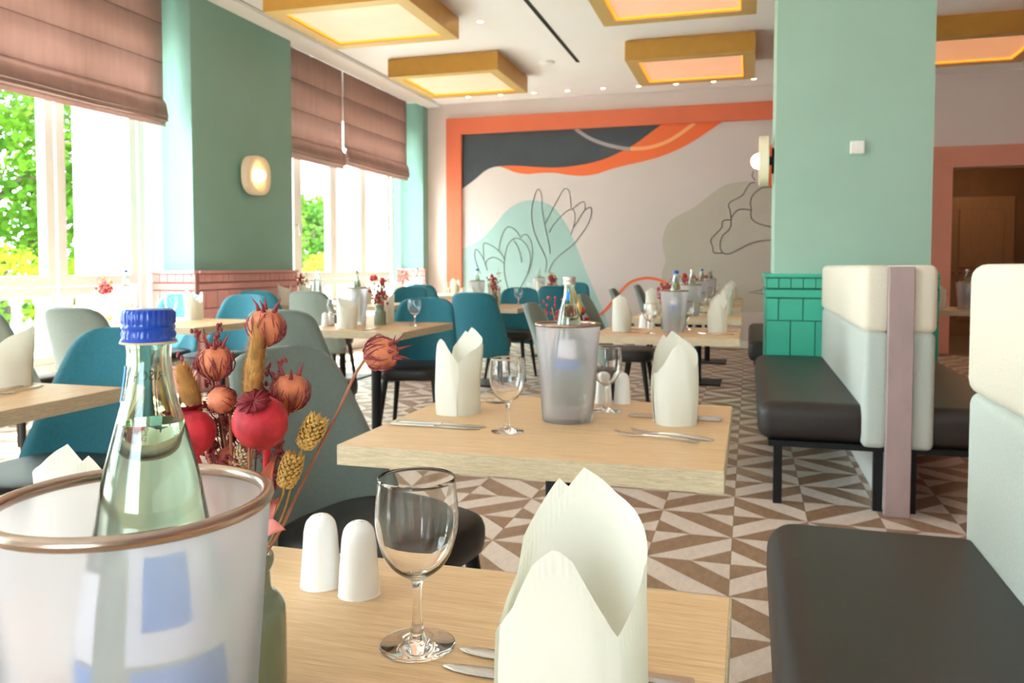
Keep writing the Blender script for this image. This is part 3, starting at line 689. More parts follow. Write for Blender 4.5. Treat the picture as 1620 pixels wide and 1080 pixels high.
# ================================================================== BENCHES
def bench(name, xf, y0, L, label, post):
    e = empty(name, (xf, y0, 0), 0, label, 'bench', 'double-sided upholstered benches')
    for side, sx in (('left', 1), ('right', -1)):
        T = (lambda a, b: (a, b)) if sx == 1 else (lambda a, b: (1.21 - b, 1.21 - a))
        x0, x1 = T(0.0, 0.50)
        ob('seat', rbox(x0, x1, 0.02, L - 0.01, 0.305, 0.492, 0.065, 7, 'seat', 'brown_leather'), e)
        x0, x1 = T(0.05, 0.56); fm = G()
        fm.box(x0, x1, 0.03, L - 0.03, 0.28, 0.307)
        ob('seat_frame', fm.mesh('seat_frame', 'black_metal'), e)
        x0, x1 = T(0.455, 0.565); ob('lower_back', rbox(x0, x1, 0.0, L, 0.30, 0.835, 0.03, 4, 'lower_back', 'greygreen_fabric'), e)
        x0, x1 = T(0.45, 0.568); ob('upper_back', rbox(x0, x1, 0.0, L, 0.828, 1.135, 0.034, 4, 'upper_back', 'cream_fabric'), e)
        for yy in (0.05, L - 0.09):
            for xx in (0.075, 0.515):
                a, b = T(xx, xx + 0.04); ob('leg', G().box(a, b, yy, yy + 0.04, 0, 0.285).mesh('leg', 'black_metal'), e)
    ob('partition', G().box(0.565, 0.645, 0.012, L - 0.012, 0.0, 1.128).mesh('partition', 'white_paint'), e)
    if post: ob('end_panel', rbox(0.552, 0.658, -0.03, 0.012, 0.0, 1.128, 0.003, 1, 'end_panel', 'mauve_panel', False), e)
    return e
bench('banquette_bench', 0.045, 3.94, 2.19, 'two-sided bench with mauve end panel in front of the mint column', True)
bench('banquette_bench', 0.05, -0.6, 2.75, 'large near bench with dark seat and pale back at the right edge', False)
bench('banquette_bench', -0.005, 7.16, 2.3, 'dark bench seat half hidden behind the mint column', True)

# ================================================================== TABLES AND CHAIRS
def table_kit(wx, wy, m):
    top = rbox(-wx / 2 + .002, wx / 2 - .002, -wy / 2 + .002, wy / 2 - .002, 0.707, 0.75, 0.001, 1, 'tabletop', m, False)
    bands = [('edge_band', rbox(*q, 0.7068, 0.7497, 0.0008, 1, 'edge_band', 'oak_edge', False)) for q in ((-wx / 2, wx / 2, -wy / 2, -wy / 2 + .0022), (-wx / 2, wx / 2, wy / 2 - .0022, wy / 2), (-wx / 2, -wx / 2 + .0022, -wy / 2 + .0022, wy / 2 - .0022), (wx / 2 - .0022, wx / 2, -wy / 2 + .0022, wy / 2 - .0022))]
    mp = G().box(-0.2, 0.2, -0.2, 0.2, 0.7, 0.707).mesh('mounting_plate', 'black_metal')
    cl = G().lathe([(0.032, 0.012), (0.032, 0.7)], 20).mesh('column', 'black_metal', True)
    bs = rbox(-0.22, 0.22, -0.22, 0.22, 0, 0.014, 0.004, 1, 'base_plate', 'black_metal', False)
    return [('tabletop', top, bands), ('mounting_plate', mp, []), ('column', cl, []), ('base_plate', bs, [])]
TKA = table_kit(0.80, 0.73, 'oak'); TKB = table_kit(0.73, 0.82, 'oak_y'); TKC = table_kit(1.3, 0.8, 'oak')

def chair_kit(fabric):
    # forward = +x; a leaning, gently dished back panel, wider at the bottom
    rows = [(0.335, 0.225), (0.36, 0.243), (0.40, 0.25), (0.46, 0.247), (0.54, 0.238), (0.62, 0.225), (0.70, 0.212), (0.78, 0.199), (0.83, 0.189), (0.86, 0.178), (0.882, 0.160), (0.895, 0.136), (0.902, 0.105), (0.906, 0.06)]
    rows = [(z, h * 1.07) for z, h in rows]
    nu = 16
    def pt(z, y):
        f = max(0.0, (z - 0.335) / 0.57); u = y / 0.25
        return Vector((-0.215 - 0.04 * f - 0.105 * f ** 1.5 + (0.115 - 0.05 * f) * u * u, y, z))
    def surf(off):
        out = []
        for ri, (z, h) in enumerate(rows):
            row = []
            for k in range(nu + 1):
                u = -1 + 2 * k / nu; y = h * math.sin(u * PI / 2) ** 1 if False else h * (u if abs(u) < 2 else u)
                p = pt(z, y); a = pt(z, y + 0.002) - pt(z, y - 0.002); b = pt(z + 0.002, y) - pt(z - 0.002, y); nn = b.cross(a).normalized()
                edge = min(1.0, (1 - abs(u)) * 9 + 0.35) * (0.55 if ri in (0, len(rows) - 1) else 1)
                row.append(p + nn * off * edge)
            out.append(row)
        return out
    A, B = surf(0.018), surf(-0.018)
    g = G(); m = nu + 1; n = len(rows); o = n * m
    vs = [v for c in A for v in c] + [v for c in B for v in c]; fs = []
    for i in range(n - 1):
        for k in range(nu):
            fs.append((i * m + k, i * m + k + 1, (i + 1) * m + k + 1, (i + 1) * m + k)); fs.append((o + i * m + k, o + (i + 1) * m + k, o + (i + 1) * m + k + 1, o + i * m + k + 1))
        fs.append((i * m, (i + 1) * m, o + (i + 1) * m, o + i * m)); fs.append((i * m + nu, o + i * m + nu, o + (i + 1) * m + nu, (i + 1) * m + nu))
    for k in range(nu):
        fs.append((k, o + k, o + k + 1, k + 1)); q = (n - 1) * m + k; fs.append((q, q + 1, o + q + 1, o + q))
    g.add(vs, fs)
    back = g.mesh('backrest', fabric, True, 75)
    # seat cushion: rounded square
    sg = G(); N = 36
    def loop(k, z): return [(0.015 + 0.235 * k * math.copysign(abs(math.cos(t)) ** 0.62, math.cos(t)), 0.228 * k * math.copysign(abs(math.sin(t)) ** 0.62, math.sin(t)), z) for t in [2 * PI * i / N for i in range(N)]]
    R = [loop(0.9, 0.395), loop(0.98, 0.405), loop(1.0, 0.43), loop(1.0, 0.455), loop(0.97, 0.474), loop(0.9, 0.483), loop(0.5, 0.488)]
    vs = [v for r in R for v in r]; fs = [(i * N + k, i * N + (k + 1) % N, (i + 1) * N + (k + 1) % N, (i + 1) * N + k) for i in range(len(R) - 1) for k in range(N)]
    fs += [tuple(range(N - 1, -1, -1)), tuple(range((len(R) - 1) * N, len(R) * N))]
    sg.add(vs, fs); seat = sg.mesh('seat', 'black_leather', True, 60)
    kit = [('backrest', back, []), ('seat', seat, [])]
    for sx in (-1, 1):
        for sy in (-1, 1):
            kit.append(('leg', G().tube([(0.015 + sx * 0.16, sy * 0.16, 0.4), (0.015 + sx * 0.215, sy * 0.205, 0.0)], [0.021, 0.013], 10).mesh('leg', 'black_metal', True, 60), []))
    return kit
CT, CS = chair_kit('teal_fabric'), chair_kit('sage_fabric')
def chair(kit, x, y, deg, label):
    place(kit, 'upholstered_chair', (x, y, 0), math.radians(deg), label, 'chair', 'teal shell chairs' if kit is CT else 'grey-green shell chairs')

# ------------------------------------------------------------------ tableware kits
def mitre_kit(a=0.051, b=0.058):
    """folded paper napkin: one sheet wrapped to an oval tube, two points and a slanted V opening at the front right"""
    KEY = [(-50, .135), (-36, .146), (-18, .158), (0, .167), (40, .184), (72, .199), (96, .219), (110, .200), (140, .162), (180, .120), (205, .126), (230, .146), (254, .184), (270, .198), (280, .190), (296, .160), (310, .135)]
    def H(deg):
        while deg > 310: deg -= 360
        while deg < -50: deg += 360
        for (d0, h0), (d1, h1) in zip(KEY, KEY[1:]):
            if d0 <= deg <= d1: return h0 + (h1 - h0) * (deg - d0) / (d1 - d0)
    N, M_ = 96, 16; vs = []; fs = []; uvs = []
    def pos(t, f, z, k=1.0):
        c, s_ = math.cos(t), math.sin(t); cs = math.copysign(abs(c) ** 0.85, c); ss = math.copysign(abs(s_) ** 0.85, s_)
        flare = 1 + 0.06 * f - 0.10 * max(0, z - 0.12) / 0.1
        x = a * k * cs * flare + 0.003 * max(0, z - 0.1) / 0.1 * (1 if s_ > 0 else 0.4) + 0.0018 * math.sin(2.5 * t + 5 * f)
        y = b * k * ss * (1 + 0.10 * f) + 0.002 * math.sin(4 * t + 4 * f)
        if s_ < 0 and z > 0.145: y -= 0.10 * (z - 0.145)               # curled front tip
        return (x, y, z)
    for i in range(N):
        d = 310 - 360 * i / N if False else -50 + 360 * i / N; t = math.radians(d); h = H(d)
        for j in range(M_ + 1):
            f = j / M_; vs.append(pos(t, f, h * f)); uvs.append((i / N * 0.32, h - h * f))
    for i in range(N):
        k = (i + 1) % N
        for j in range(M_): fs.append((i * (M_ + 1) + j, k * (M_ + 1) + j, k * (M_ + 1) + j + 1, i * (M_ + 1) + j + 1))
    # second layer of the fold just outside the rear left
    o = len(vs); n2 = 30
    for i in range(n2 + 1):
        d = 60 + 128 * i / n2; t = math.radians(d); h = max(0.03, H(d - 20 if d < 150 else d) - 0.010 - 0.03 * (d > 200) * (d - 200) / 50)
        for j in range(M_ + 1):
            f = j / M_; vs.append(pos(t, f, h * f, 1.07)); uvs.append((i / n2 * 0.16, h - h * f))
    for i in range(n2):
        for j in range(M_): fs.append((o + i * (M_ + 1) + j, o + (i + 1) * (M_ + 1) + j, o + (i + 1) * (M_ + 1) + j + 1, o + i * (M_ + 1) + j + 1))
    g = G(); g.add(vs, fs); me = g.mesh('napkin', 'paper_napkin', True)
    uv = me.uv_layers.new(name='UVMap')
    for lp in me.loops: uv.data[lp.index].uv = uvs[lp.vertex_index]
    return [('napkin', me, [])]
NK = mitre_kit()

def wine_kit():
    out = [(0, 0.0006), (0.037, 0.0006), (0.038, 0.0015), (0.0365, 0.0024), (0.024, 0.0036), (0.013, 0.006), (0.0075, 0.0115), (0.0056, 0.022), (0.005, 0.034), (0.0045, 0.045), (0.005, 0.06), (0.0075, 0.068), (0.016, 0.0735), (0.027, 0.083), (0.0355, 0.098), (0.0405, 0.118), (0.0415, 0.135), (0.040, 0.155), (0.0385, 0.171)]
    inn = [(0.0379, 0.1713), (0.0392, 0.155), (0.0406, 0.135), (0.0395, 0.118), (0.0345, 0.099), (0.0255, 0.0845), (0.014, 0.0755), (0, 0.072)]
    g = G().lathe(smooth_poly(out[1:], 3), 40); g = G().lathe([(0, 0.0006)] + smooth_poly(out[1:], 3) + smooth_poly(inn[:-1], 3) + [(0, 0.072)], 40)
    return [('wine_glass', g.mesh('wine_glass', 'glass', True, 60), [])]
WK = wine_kit()

def cooler_kit():
    o = [(0, 0.001), (0.060, 0.001), (0.062, 0.004), (0.0795, 0.236)]; i = [(0.0765, 0.236), (0.0592, 0.02), (0.057, 0.018), (0, 0.018)]
    g = G().lathe(o + i, 56)
    prof = [(0.0777 + 0.004 * math.cos(t), 0.238 + 0.0042 * math.sin(t)) for t in [2 * PI * k / 12 for k in range(13)]]
    r = G().lathe(prof, 56)
    return [('body', g.mesh('body', 'frosted', True, 50), []), ('rim_ring', r.mesh('rim_ring', 'steel_ring', True), [])]
KK = cooler_kit()

BP = [(0, 0.002), (0.038, 0.0), (0.0425, 0.004), (0.0435, 0.02), (0.0435, 0.10), (0.0415, 0.135), (0.037, 0.165), (0.0315, 0.195), (0.0262, 0.225), (0.0198, 0.250), (0.0150, 0.268), (0.0128, 0.283), (0.0122, 0.293), (0.0125, 0.299), (0.0125, 0.308)]
def brad(z):
    for (r0, z0), (r1, z1) in zip(BP[1:], BP[2:]):
        if z0 <= z <= z1: return r0 + (r1 - r0) * (z - z0) / max(1e-6, z1 - z0)
    return BP[-1][0]
def bottle_kit(cap, patches, text=False):
    sm = smooth_poly(BP[1:], 4)
    inn = [(max(0.002, r - 0.0026), z) for r, z in sm if z > 0.012][::-1]; inn.append((0.03, 0.010)); 
    g = G().lathe([(0, 0.003)] + sm + inn + [(0, 0.012)], 48)
    wz = 0.253; wp = [(max(0.002, r - 0.0024), z) for r, z in sm if 0.014 < z < wz]
    wt = G().lathe([(0, 0.0125)] + wp + [(wp[-1][0], wz), (0, wz)], 48)
    cp = G(); R = 0.0148
    cp.lathe([(R * 1.05, 0.3005), (R * 1.06, 0.302), (R * 1.0, 0.303), (R * 1.01, 0.3055), (R * 0.97, 0.3075), (R * 1.02, 0.3095), (R * 0.97, 0.311), (R * 1.0, 0.3125), (R * 1.0, 0.3178), (R * 0.93, 0.3198), (R * 0.8, 0.3204), (0, 0.3204)], 120,
             sq=lambda a, z: 1 + (0.03 * math.cos(30 * a) if (0.312 < z < 0.318 or 0.3048 < z < 0.306) else 0))
    ring = G().lathe([(R * 1.03, 0.2998), (R * 1.09, 0.3001), (R * 1.09, 0.3010), (R * 1.03, 0.3013)], 48)
    kit = [('glass', g.mesh('glass', 'bottle_glass', True, 60), []), ('water', wt.mesh('water', 'water', True, 60), []),
           ('cap', cp.mesh('cap', cap, True, 40), [('cap_ring', ring.mesh('cap_ring', 'seed_pale', True))])]
    for (a0, a1, z0, z1, m) in patches:
        l = G(); n = 24; k = 6; vs = []; fs = []
        for j in range(k + 1):
            z = z0 + (z1 - z0) * j / k; r = brad(z) + (0.0009 if m == 'label_blue' else 0.0005)
            for i in range(n + 1): a = math.radians(a0 + (a1 - a0) * i / n); vs.append((r * math.cos(a), r * math.sin(a), z))
        for j in range(k):
            for i in range(n): q = j * (n + 1) + i; fs.append((q, q + 1, q + n + 2, q + n + 1))
        l.add(vs, fs); kit.append(('label', l.mesh('label', m, True), []))
    if text:
        cu = bpy.data.curves.new('lettering', 'FONT'); cu.body = 'FRISCH'; cu.size = 0.0085; cu.align_x = 'CENTER'
        to = bpy.data.objects.new('tmp', cu); COL.objects.link(to)
        bpy.context.view_layer.update()
        me = bpy.data.meshes.new_from_object(to.evaluated_get(bpy.context.evaluated_depsgraph_get()))
        bpy.data.objects.remove(to)
        for v in me.vertices:
            r = brad(0.279) + 0.0005; a = math.radians(text) + v.co.x / r
            v.co = (r * math.cos(a), r * math.sin(a), 0.276 + v.co.y)
        me.materials.clear(); me.materials.append(MATS['ink']); me.name = 'lettering'
        kit.append(('lettering', me, []))
    return kit
PATCH = [(-150, -60, 0.098, 0.118, 'label_blue'), (-140, -75, 0.125, 0.17, 'label_white'), (20, 120, 0.098, 0.118, 'label_blue'), (30, 110, 0.125, 0.17, 'label_white'), (-125, -95, 0.262, 0.284, 'label_blue')]
BKB = bottle_kit('cap_blue', PATCH); BKS = bottle_kit('cap_silver', PATCH)

vp = [(0, 0), (0.033, 0), (0.0365, 0.003), (0.038, 0.02), (0.038, 0.074), (0.0365, 0.085), (0.032, 0.092), (0.0275, 0.096), (0.0255, 0.102), (0.0255, 0.115), (0.0275, 0.1195), (0.0285, 0.1245), (0.0275, 0.129), (0.0245, 0.130), (0.0225, 0.126), (0.0225, 0.1), (0.028, 0.09), (0.034, 0.07), (0.034, 0.01), (0, 0.008)]
VK = [('vase', G().lathe(smooth_poly(vp, 3), 40).mesh('vase', 'ceramic_green', True, 60), [])]
def salt_kit():
    b = G().lathe(smooth_poly([(0.0, 0), (0.0228, 0), (0.0242, 0.002), (0.0235, 0.015), (0.0215, 0.04), (0.0203, 0.058), (0.0194, 0.067), (0.0168, 0.0765), (0.0108, 0.083), (0.004, 0.0855), (0, 0.0858)], 4), 36)
    h = []
    for (dx, dy) in ((0.004, 0.003), (-0.004, 0.003), (0, -0.005)):
        h.append(('hole', G().lathe([(0, 0.0858), (0.0011, 0.0856)], 8, Matrix.Translation((dx, dy, -0.0004))).mesh('hole', 'hole')))
    return [('body', b.mesh('body', 'ceramic_white', True), h)]
SKT = salt_kit()
# ---- cutlery, along +x, handle end at x=0
def strip(prof, zf, th):
    """prof: (x, half width) list; zf: height along x"""
    g = G(); vs = []; n = len(prof)
    for (x, h) in prof:
        z = zf(x); e = th * 0.5
        vs += [(x, -h, z), (x, -h * 0.7, z + e * 1.6), (x, h * 0.7, z + e * 1.6), (x, h, z), (x, h * 0.7, z - e * 0.4), (x, -h * 0.7, z - e * 0.4)]
    fs = [tuple(range(6))[::-1], tuple(range((n - 1) * 6, n * 6))]
    for i in range(n - 1):
        for k in range(6): fs.append((i * 6 + k, i * 6 + (k + 1) % 6, (i + 1) * 6 + (k + 1) % 6, (i + 1) * 6 + k))
    return g.add(vs, fs)
hz = lambda x: 0.0018 + 0.004 * math.sin(min(1, x / 0.15) * PI)
hd = [(0.0, 0.004), (0.003, 0.0075), (0.03, 0.007), (0.08, 0.005), (0.11, 0.0036), (0.128, 0.0034)]
KNK = [('handle', strip([(0.0, 0.005), (0.003, 0.008), (0.05, 0.0072), (0.1, 0.0062), (0.115, 0.006)], lambda x: 0.0022, 0.004).mesh('handle', 'steel', True, 50), []),
       ('blade', strip([(0.113, 0.006), (0.122, 0.0085), (0.16, 0.0095), (0.2, 0.009), (0.215, 0.0065), (0.225, 0.0025), (0.228, 0.0005)], lambda x: 0.0022, 0.0018).mesh('blade', 'steel', True, 50), [])]
def fork_kit():
    h = strip(hd, hz, 0.003); k = G()
    for s in (-1.5, -0.5, 0.5, 1.5):
        vs = []
        k.tube([(0.150, s * 0.0055 * 0.8, hz(0.15)), (0.165, s * 0.0058, 0.0035), (0.185, s * 0.0058, 0.0045), (0.198, s * 0.0055, 0.0085)], [0.0016, 0.0014, 0.0012, 0.0006], 5)
    nk = strip([(0.127, 0.0034), (0.138, 0.008), (0.152, 0.0105), (0.156, 0.0105)], hz, 0.0025)
    nk.add(k.v, k.f)
    return [('handle', h.mesh('handle', 'steel', True, 50), []), ('tines', nk.mesh('tines', 'steel', True, 50), [])]
FK = fork_kit()
def spoon_kit():
    h = strip(hd, hz, 0.003); g = G(); vs = []; fs = []; n = 20
    for i in range(n + 1):
        u = -1 + 2 * i / n; x = 0.155 + 0.03 * u; w_ = 0.0185 * math.sqrt(max(0, 1 - u * u)) + 0.0008
        for j in range(9): t = -1 + j / 4; vs.append((x, w_ * t, 0.0065 - 0.0052 * (1 - u * u) * (1 - t * t)))
    for i in range(n):
        for j in range(8): q = i * 9 + j; fs.append((q, q + 1, q + 10, q + 9))
    g.add(vs, fs); return [('handle', h.mesh('handle', 'steel', True, 50), []), ('bowl', g.mesh('bowl', 'steel', True), [])]
SPK = spoon_kit()

# ---- dried flowers
def frame(axis):
    z = Vector(axis).normalized(); x = z.orthogonal().normalized(); return Matrix((x, z.cross(x), z)).transposed().to_4x4()
def stem_pts(p, q, sag=0.0, n=6):
    p, q = Vector(p), Vector(q); out = []
    for i in range(n + 1):
        t = i / n; c = p.lerp(q, t); c.x += sag * math.sin(PI * t); out.append(c)
    return out
def poppy(c, r, axis, root, label, group='dried flowers in the front vase'):
    c = Vector(c); e = empty('dried_poppy', c, 0, label, 'dried flower', group); F = frame(axis)
    ob('pod', G().lathe([(0.22 * r, -1.05 * r), (0.3 * r, -0.98 * r), (0.62 * r, -0.82 * r), (0.9 * r, -0.42 * r), (1.0 * r, 0.0), (0.94 * r, 0.38 * r), (0.72 * r, 0.72 * r), (0.42 * r, 0.9 * r), (0.28 * r, 0.95 * r)], 44, F, sq=lambda a, z: 1 + 0.026 * abs(math.cos(5.5 * a))).mesh('pod', 'poppy_red', True), e)
    cr = G(); n = 44
    cr.lathe([(0.28 * r, 0.92 * r), (0.34 * r, 1.0 * r), (0.58 * r, 1.08 * r), (0.62 * r, 1.10 * r), (0.30 * r, 1.12 * r), (0, 1.06 * r)], n, F, sq=lambda a, z: 1 + 0.09 * math.cos(11 * a))
    for k in range(11):
        a = 2 * PI * k / 11; cr.tube([F @ Vector((0.05 * r * math.cos(a), 0.05 * r * math.sin(a), 1.1 * r)), F @ Vector((0.6 * r * math.cos(a), 0.6 * r * math.sin(a), 1.14 * r))], 0.04 * r, 5)
    ob('crown', cr.mesh('crown', 'poppy_dark', True), e)
    b = F @ Vector((0, 0, -1.0 * r)); ob('stem', G().tube([F @ Vector((0, 0, -0.9 * r)), b * 1.1] + [q - c for q in stem_pts(c + b * 1.2, root, 0.004)][1:], [0.24 * r, 0.15 * r] + [0.12 * r] * 6, 8).mesh('stem', 'poppy_red', True), e)
def nigella(c, r, axis, root, label, spikes=6, sag=0.0, threads=48, mid=None, group='dried flowers in the front vase', stemr=0.0014):
    c = Vector(c); e = empty('dried_seed_pod', c, 0, label, 'dried flower', group); F = frame(axis); rnd = random.Random(int(abs(c.x * 1e4)) + spikes)
    ob('pod', G().lathe([(0.1 * r, -1.1 * r), (0.5 * r, -0.98 * r), (0.86 * r, -0.55 * r), (1.0 * r, 0.0), (0.93 * r, 0.5 * r), (0.66 * r, 0.9 * r), (0.25 * r, 1.02 * r), (0, 1.0 * r)], 36, F, sq=lambda a, z: 1 + 0.045 * math.cos(6 * a)).mesh('pod', 'pod_rose', True), e)
    sp_ = G()
    for k in range(spikes):
        a = 2 * PI * k / spikes + 0.3; d = Vector((math.cos(a), math.sin(a), 0))
        sp_.tube([F @ (d * 0.45 * r + Vector((0, 0, 0.85 * r))), F @ (d * 0.62 * r + Vector((0, 0, 1.3 * r))), F @ (d * (0.95 + rnd.uniform(-.2, .2)) * r + Vector((0, 0, 1.72 * r)))], [0.16 * r, 0.08 * r, 0.012 * r], 6)
    if spikes: ob('spikes', sp_.mesh('spikes', 'pod_bract', True), e, kind='stuff')
    th = G()
    for k in range(threads):
        a = rnd.uniform(0, 2 * PI); a2 = a + rnd.uniform(-.9, .9); pts = []
        z1 = rnd.uniform(0.1, 0.95)
        for i in range(6):
            t = i / 5; aa = a + (a2 - a) * t; zz = -1.1 + (z1 + 1.1) * t; rr = math.sqrt(max(0.05, 1 - zz * zz * 0.85)) * (1.06 + 0.12 * math.sin(t * 5 + k)) + (0.25 * t ** 4 * rnd.uniform(0, 1))
            pts.append(F @ Vector((rr * r * math.cos(aa), rr * r * math.sin(aa), zz * r)))
        th.tube(pts, [0.035 * r] * 5 + [0.012 * r], 4)
    if threads: ob('bracts', th.mesh('bracts', 'pod_bract', True), e, kind='stuff')
    b = c + F @ Vector((0, 0, -1.0 * r))
    P = smooth_poly([b] + [Vector(m) for m in (mid or [])] + [Vector(root)], 6) if mid else stem_pts(b, root, sag)
    ob('stem', G().tube([Vector(q) - c for q in P], stemr, 6).mesh('stem', 'stem_tan', True), e)
def bunny(p0, p1, r, root, label, group='dried flowers in the front vase'):
    p0, p1 = Vector(p0), Vector(p1); c = p0; e = empty('dried_bunny_tail_grass', c, 0, label, 'dried grass', group); ax = p1 - p0; L = ax.length; F = frame(ax); rnd = random.Random(5)
    pr = [(r * math.sin(PI * min(1, max(0, t))) ** 0.45 * (1 - 0.25 * t), t * L) for t in [i / 14 for i in range(15)]]; pr[0] = (0, 0); pr[-1] = (0, L)
    ob('head', G().lathe(pr, 20, F).mesh('head', 'fur_gold', True), e)
    fu = G()
    for _ in range(2600):
        t = rnd.uniform(0.02, 0.98); a = rnd.uniform(0, 2 * PI); rr = r * math.sin(PI * t) ** 0.45 * (1 - 0.25 * t)
        d = Vector((math.cos(a), math.sin(a), 0)); s_ = Vector((-math.sin(a), math.cos(a), 0)) * 0.0003
        q = d * rr * 0.95 + Vector((0, 0, t * L)); tip = q + d * r * rnd.uniform(0.2, 0.75) + Vector((0, 0, r * rnd.uniform(0.4, 1.0)))
        fu.add([F @ (q - s_), F @ (q + s_), F @ tip], [(0, 1, 2)])
    ob('fur', fu.mesh('fur', 'fur_gold'), e, kind='stuff')
    ob('stem', G().tube([q - c for q in stem_pts(p0, root, 0.003)], 0.0011, 6).mesh('stem', 'stem_tan', True), e)
def phalaris(p0, p1, r, root, label, m='seed_gold', mid=None, group='dried flowers in the front vase'):
    p0, p1 = Vector(p0), Vector(p1); e = empty('dried_canary_grass', p0, 0, label, 'dried grass', group); ax = p1 - p0; L = ax.length; F = frame(ax); rnd = random.Random(int(r * 1e5)); g = G()
    for row in range(11):
        t = row / 11
        rr = r * (0.45 + 0.75 * math.sin(PI * (0.15 + 0.75 * t))) * 0.72
        for k in range(9):
            a = 2 * PI * (k + 0.5 * (row % 2)) / 9 + rnd.uniform(-.1, .1); d = Vector((math.cos(a), math.sin(a), 0)); s_ = Vector((-math.sin(a), math.cos(a), 0))
            b = d * rr * 0.6 + Vector((0, 0, t * L * 0.86)); l = L * 0.2
            g.add([F @ b, F @ (b + s_ * r * 0.26 + d * r * 0.34 + Vector((0, 0, l * .5))), F @ (b + d * r * 0.5 + Vector((0, 0, l * .55))), F @ (b - s_ * r * 0.26 + d * r * 0.34 + Vector((0, 0, l * .5))), F @ (b + d * (r * 0.48) + Vector((0, 0, l * 1.15))), F @ (b + d * r * 0.05 + Vector((0, 0, l * .6)))],
                  [(0, 2, 1), (0, 3, 2), (1, 2, 4), (2, 3, 4), (0, 1, 5), (0, 5, 3), (1, 4, 5), (3, 5, 4)])
    g.lathe([(0, 0), (r * .5, L * .2), (r * .55, L * .6), (0, L * .98)], 10, F)
    ob('seed_head', g.mesh('seed_head', m), e)
    P = smooth_poly([p0] + [Vector(q) for q in mid] + [Vector(root)], 5) if mid else stem_pts(p0, root, 0.0)
    ob('stem', G().tube([Vector(q) - p0 for q in P], 0.0009, 5).mesh('stem', 'seed_gold', True), e)
def leaf(p0, p1, wd, nrm, root, label, m, group='dried flowers in the front vase'):
    p0, p1 = Vector(p0), Vector(p1); e = empty('dried_leaf', p0, 0, label, 'dried leaf', group); ax = p1 - p0; n = 10; s_ = ax.cross(Vector(nrm)).normalized(); up = s_.cross(ax).normalized(); vs = []; fs = []
    for i in range(n + 1):
        t = i / n; w_ = wd * math.sin(PI * t ** 0.8) ** 0.8 if 0 < t < 1 else 0
        for k in (-1, -0.5, 0, 0.5, 1): vs.append(ax * t + s_ * w_ * k + up * (wd * 0.5 * abs(k) + 0.15 * ax.length * math.sin(PI * t) + 0.0012 * math.cos(9 * t) * abs(k)))
    for i in range(n):
        for k in range(4): q = i * 5 + k; fs.append((q, q + 1, q + 6, q + 5))
    g = G(); g.add(vs, fs); me = g.mesh('blade', m, True); o = ob('blade', me, e); md = o.modifiers.new('thick', 'SOLIDIFY'); md.thickness = 0.0006
    ob('stem', G().tube([q - p0 for q in stem_pts(p0, root)], 0.0007, 5).mesh('stem', 'stem_tan', True), e)
def sprig(tip, root, label, n=9, seed=1, group='dried flowers in the front vase', spread=0.016):
    tip, root = Vector(tip), Vector(root); e = empty('dried_sprig', tip, 0, label, 'dried flower', group); rnd = random.Random(seed); g = G(); bd = G()
    g.tube([q - tip for q in stem_pts(tip, root, 0.003)], 0.0007, 5)
    d = (root - tip)
    for k in range(n):
        b = tip + d * (0.02 + 0.45 * k / n); q = b + Vector((rnd.uniform(-1, 1), rnd.uniform(-.6, .6), rnd.uniform(0.2, 1.1))) * spread
        g.tube([b - tip, (b + q) / 2 - tip + Vector((0, 0, -0.002)), q - tip], 0.0005, 4)
        for j in range(5):
            c = q - tip + Vector((rnd.uniform(-1, 1), rnd.uniform(-1, 1), rnd.uniform(-1.2, 1.2))) * 0.0035
            F = Matrix.Translation(c) @ frame((rnd.uniform(-1, 1), rnd.uniform(-1, 1), 1)); bd.lathe([(0, -0.003), (0.0016, -0.001), (0.0013, 0.002), (0, 0.0036)], 6, F)
    ob('twigs', g.mesh('twigs', 'twig_maroon', True), e, kind='stuff'); ob('buds', bd.mesh('buds', 'pod_bract', True), e, kind='stuff')

# ---- small bouquet for the farther tables (one dried bunch)
def bunch_kit(seed):
    rnd = random.Random(seed); kit = []
    st = G(); pods = []; seeds = []; tw = G()
    for k in range(9):
        a = rnd.uniform(0, 2 * PI); sp_ = rnd.uniform(0.015, 0.06); tip = Vector((sp_ * math.cos(a), sp_ * math.sin(a), rnd.uniform(0.19, 0.31)))
        st.tube([(0, 0, 0.09), tip * 0.6 + Vector((0, 0, 0.03)), tip], 0.0013, 5)
        if k < 3: pods.append(G().lathe([(0, -0.018), (0.014, -0.01), (0.018, 0), (0.014, 0.012), (0.006, 0.017), (0.01, 0.022), (0, 0.021)], 12, Matrix.Translation(tip)))
        elif k < 6: seeds.append(G().lathe([(0, -0.02), (0.009, -0.008), (0.010, 0.006), (0, 0.028)], 8, Matrix.Translation(tip)))
        else:
            for j in range(18): c = tip + Vector((rnd.gauss(0, 1), rnd.gauss(0, 1), rnd.gauss(0, 1))) * 0.014; tw.lathe([(0, -0.005), (0.004, 0), (0, 0.006)], 6, Matrix.Translation(c))
    for k in range(52):
        c = Vector((rnd.gauss(0, .026), rnd.gauss(0, .026), rnd.uniform(0.14, 0.27))); tw.lathe([(0, -0.012), (0.011, 0), (0, 0.015)], 6, Matrix.Translation(c))
    return [('stems', st.mesh('stems', 'stem_tan', True), [])] + [('poppy_pod', q.mesh('poppy_pod', 'poppy_red', True), []) for q in pods] + [('seed_head', q.mesh('seed_head', 'seed_gold', True), []) for q in seeds] + [('florets', tw.mesh('florets', 'bouquet_red', True), [])]
BUN = [bunch_kit(s) for s in (3, 4, 5)]

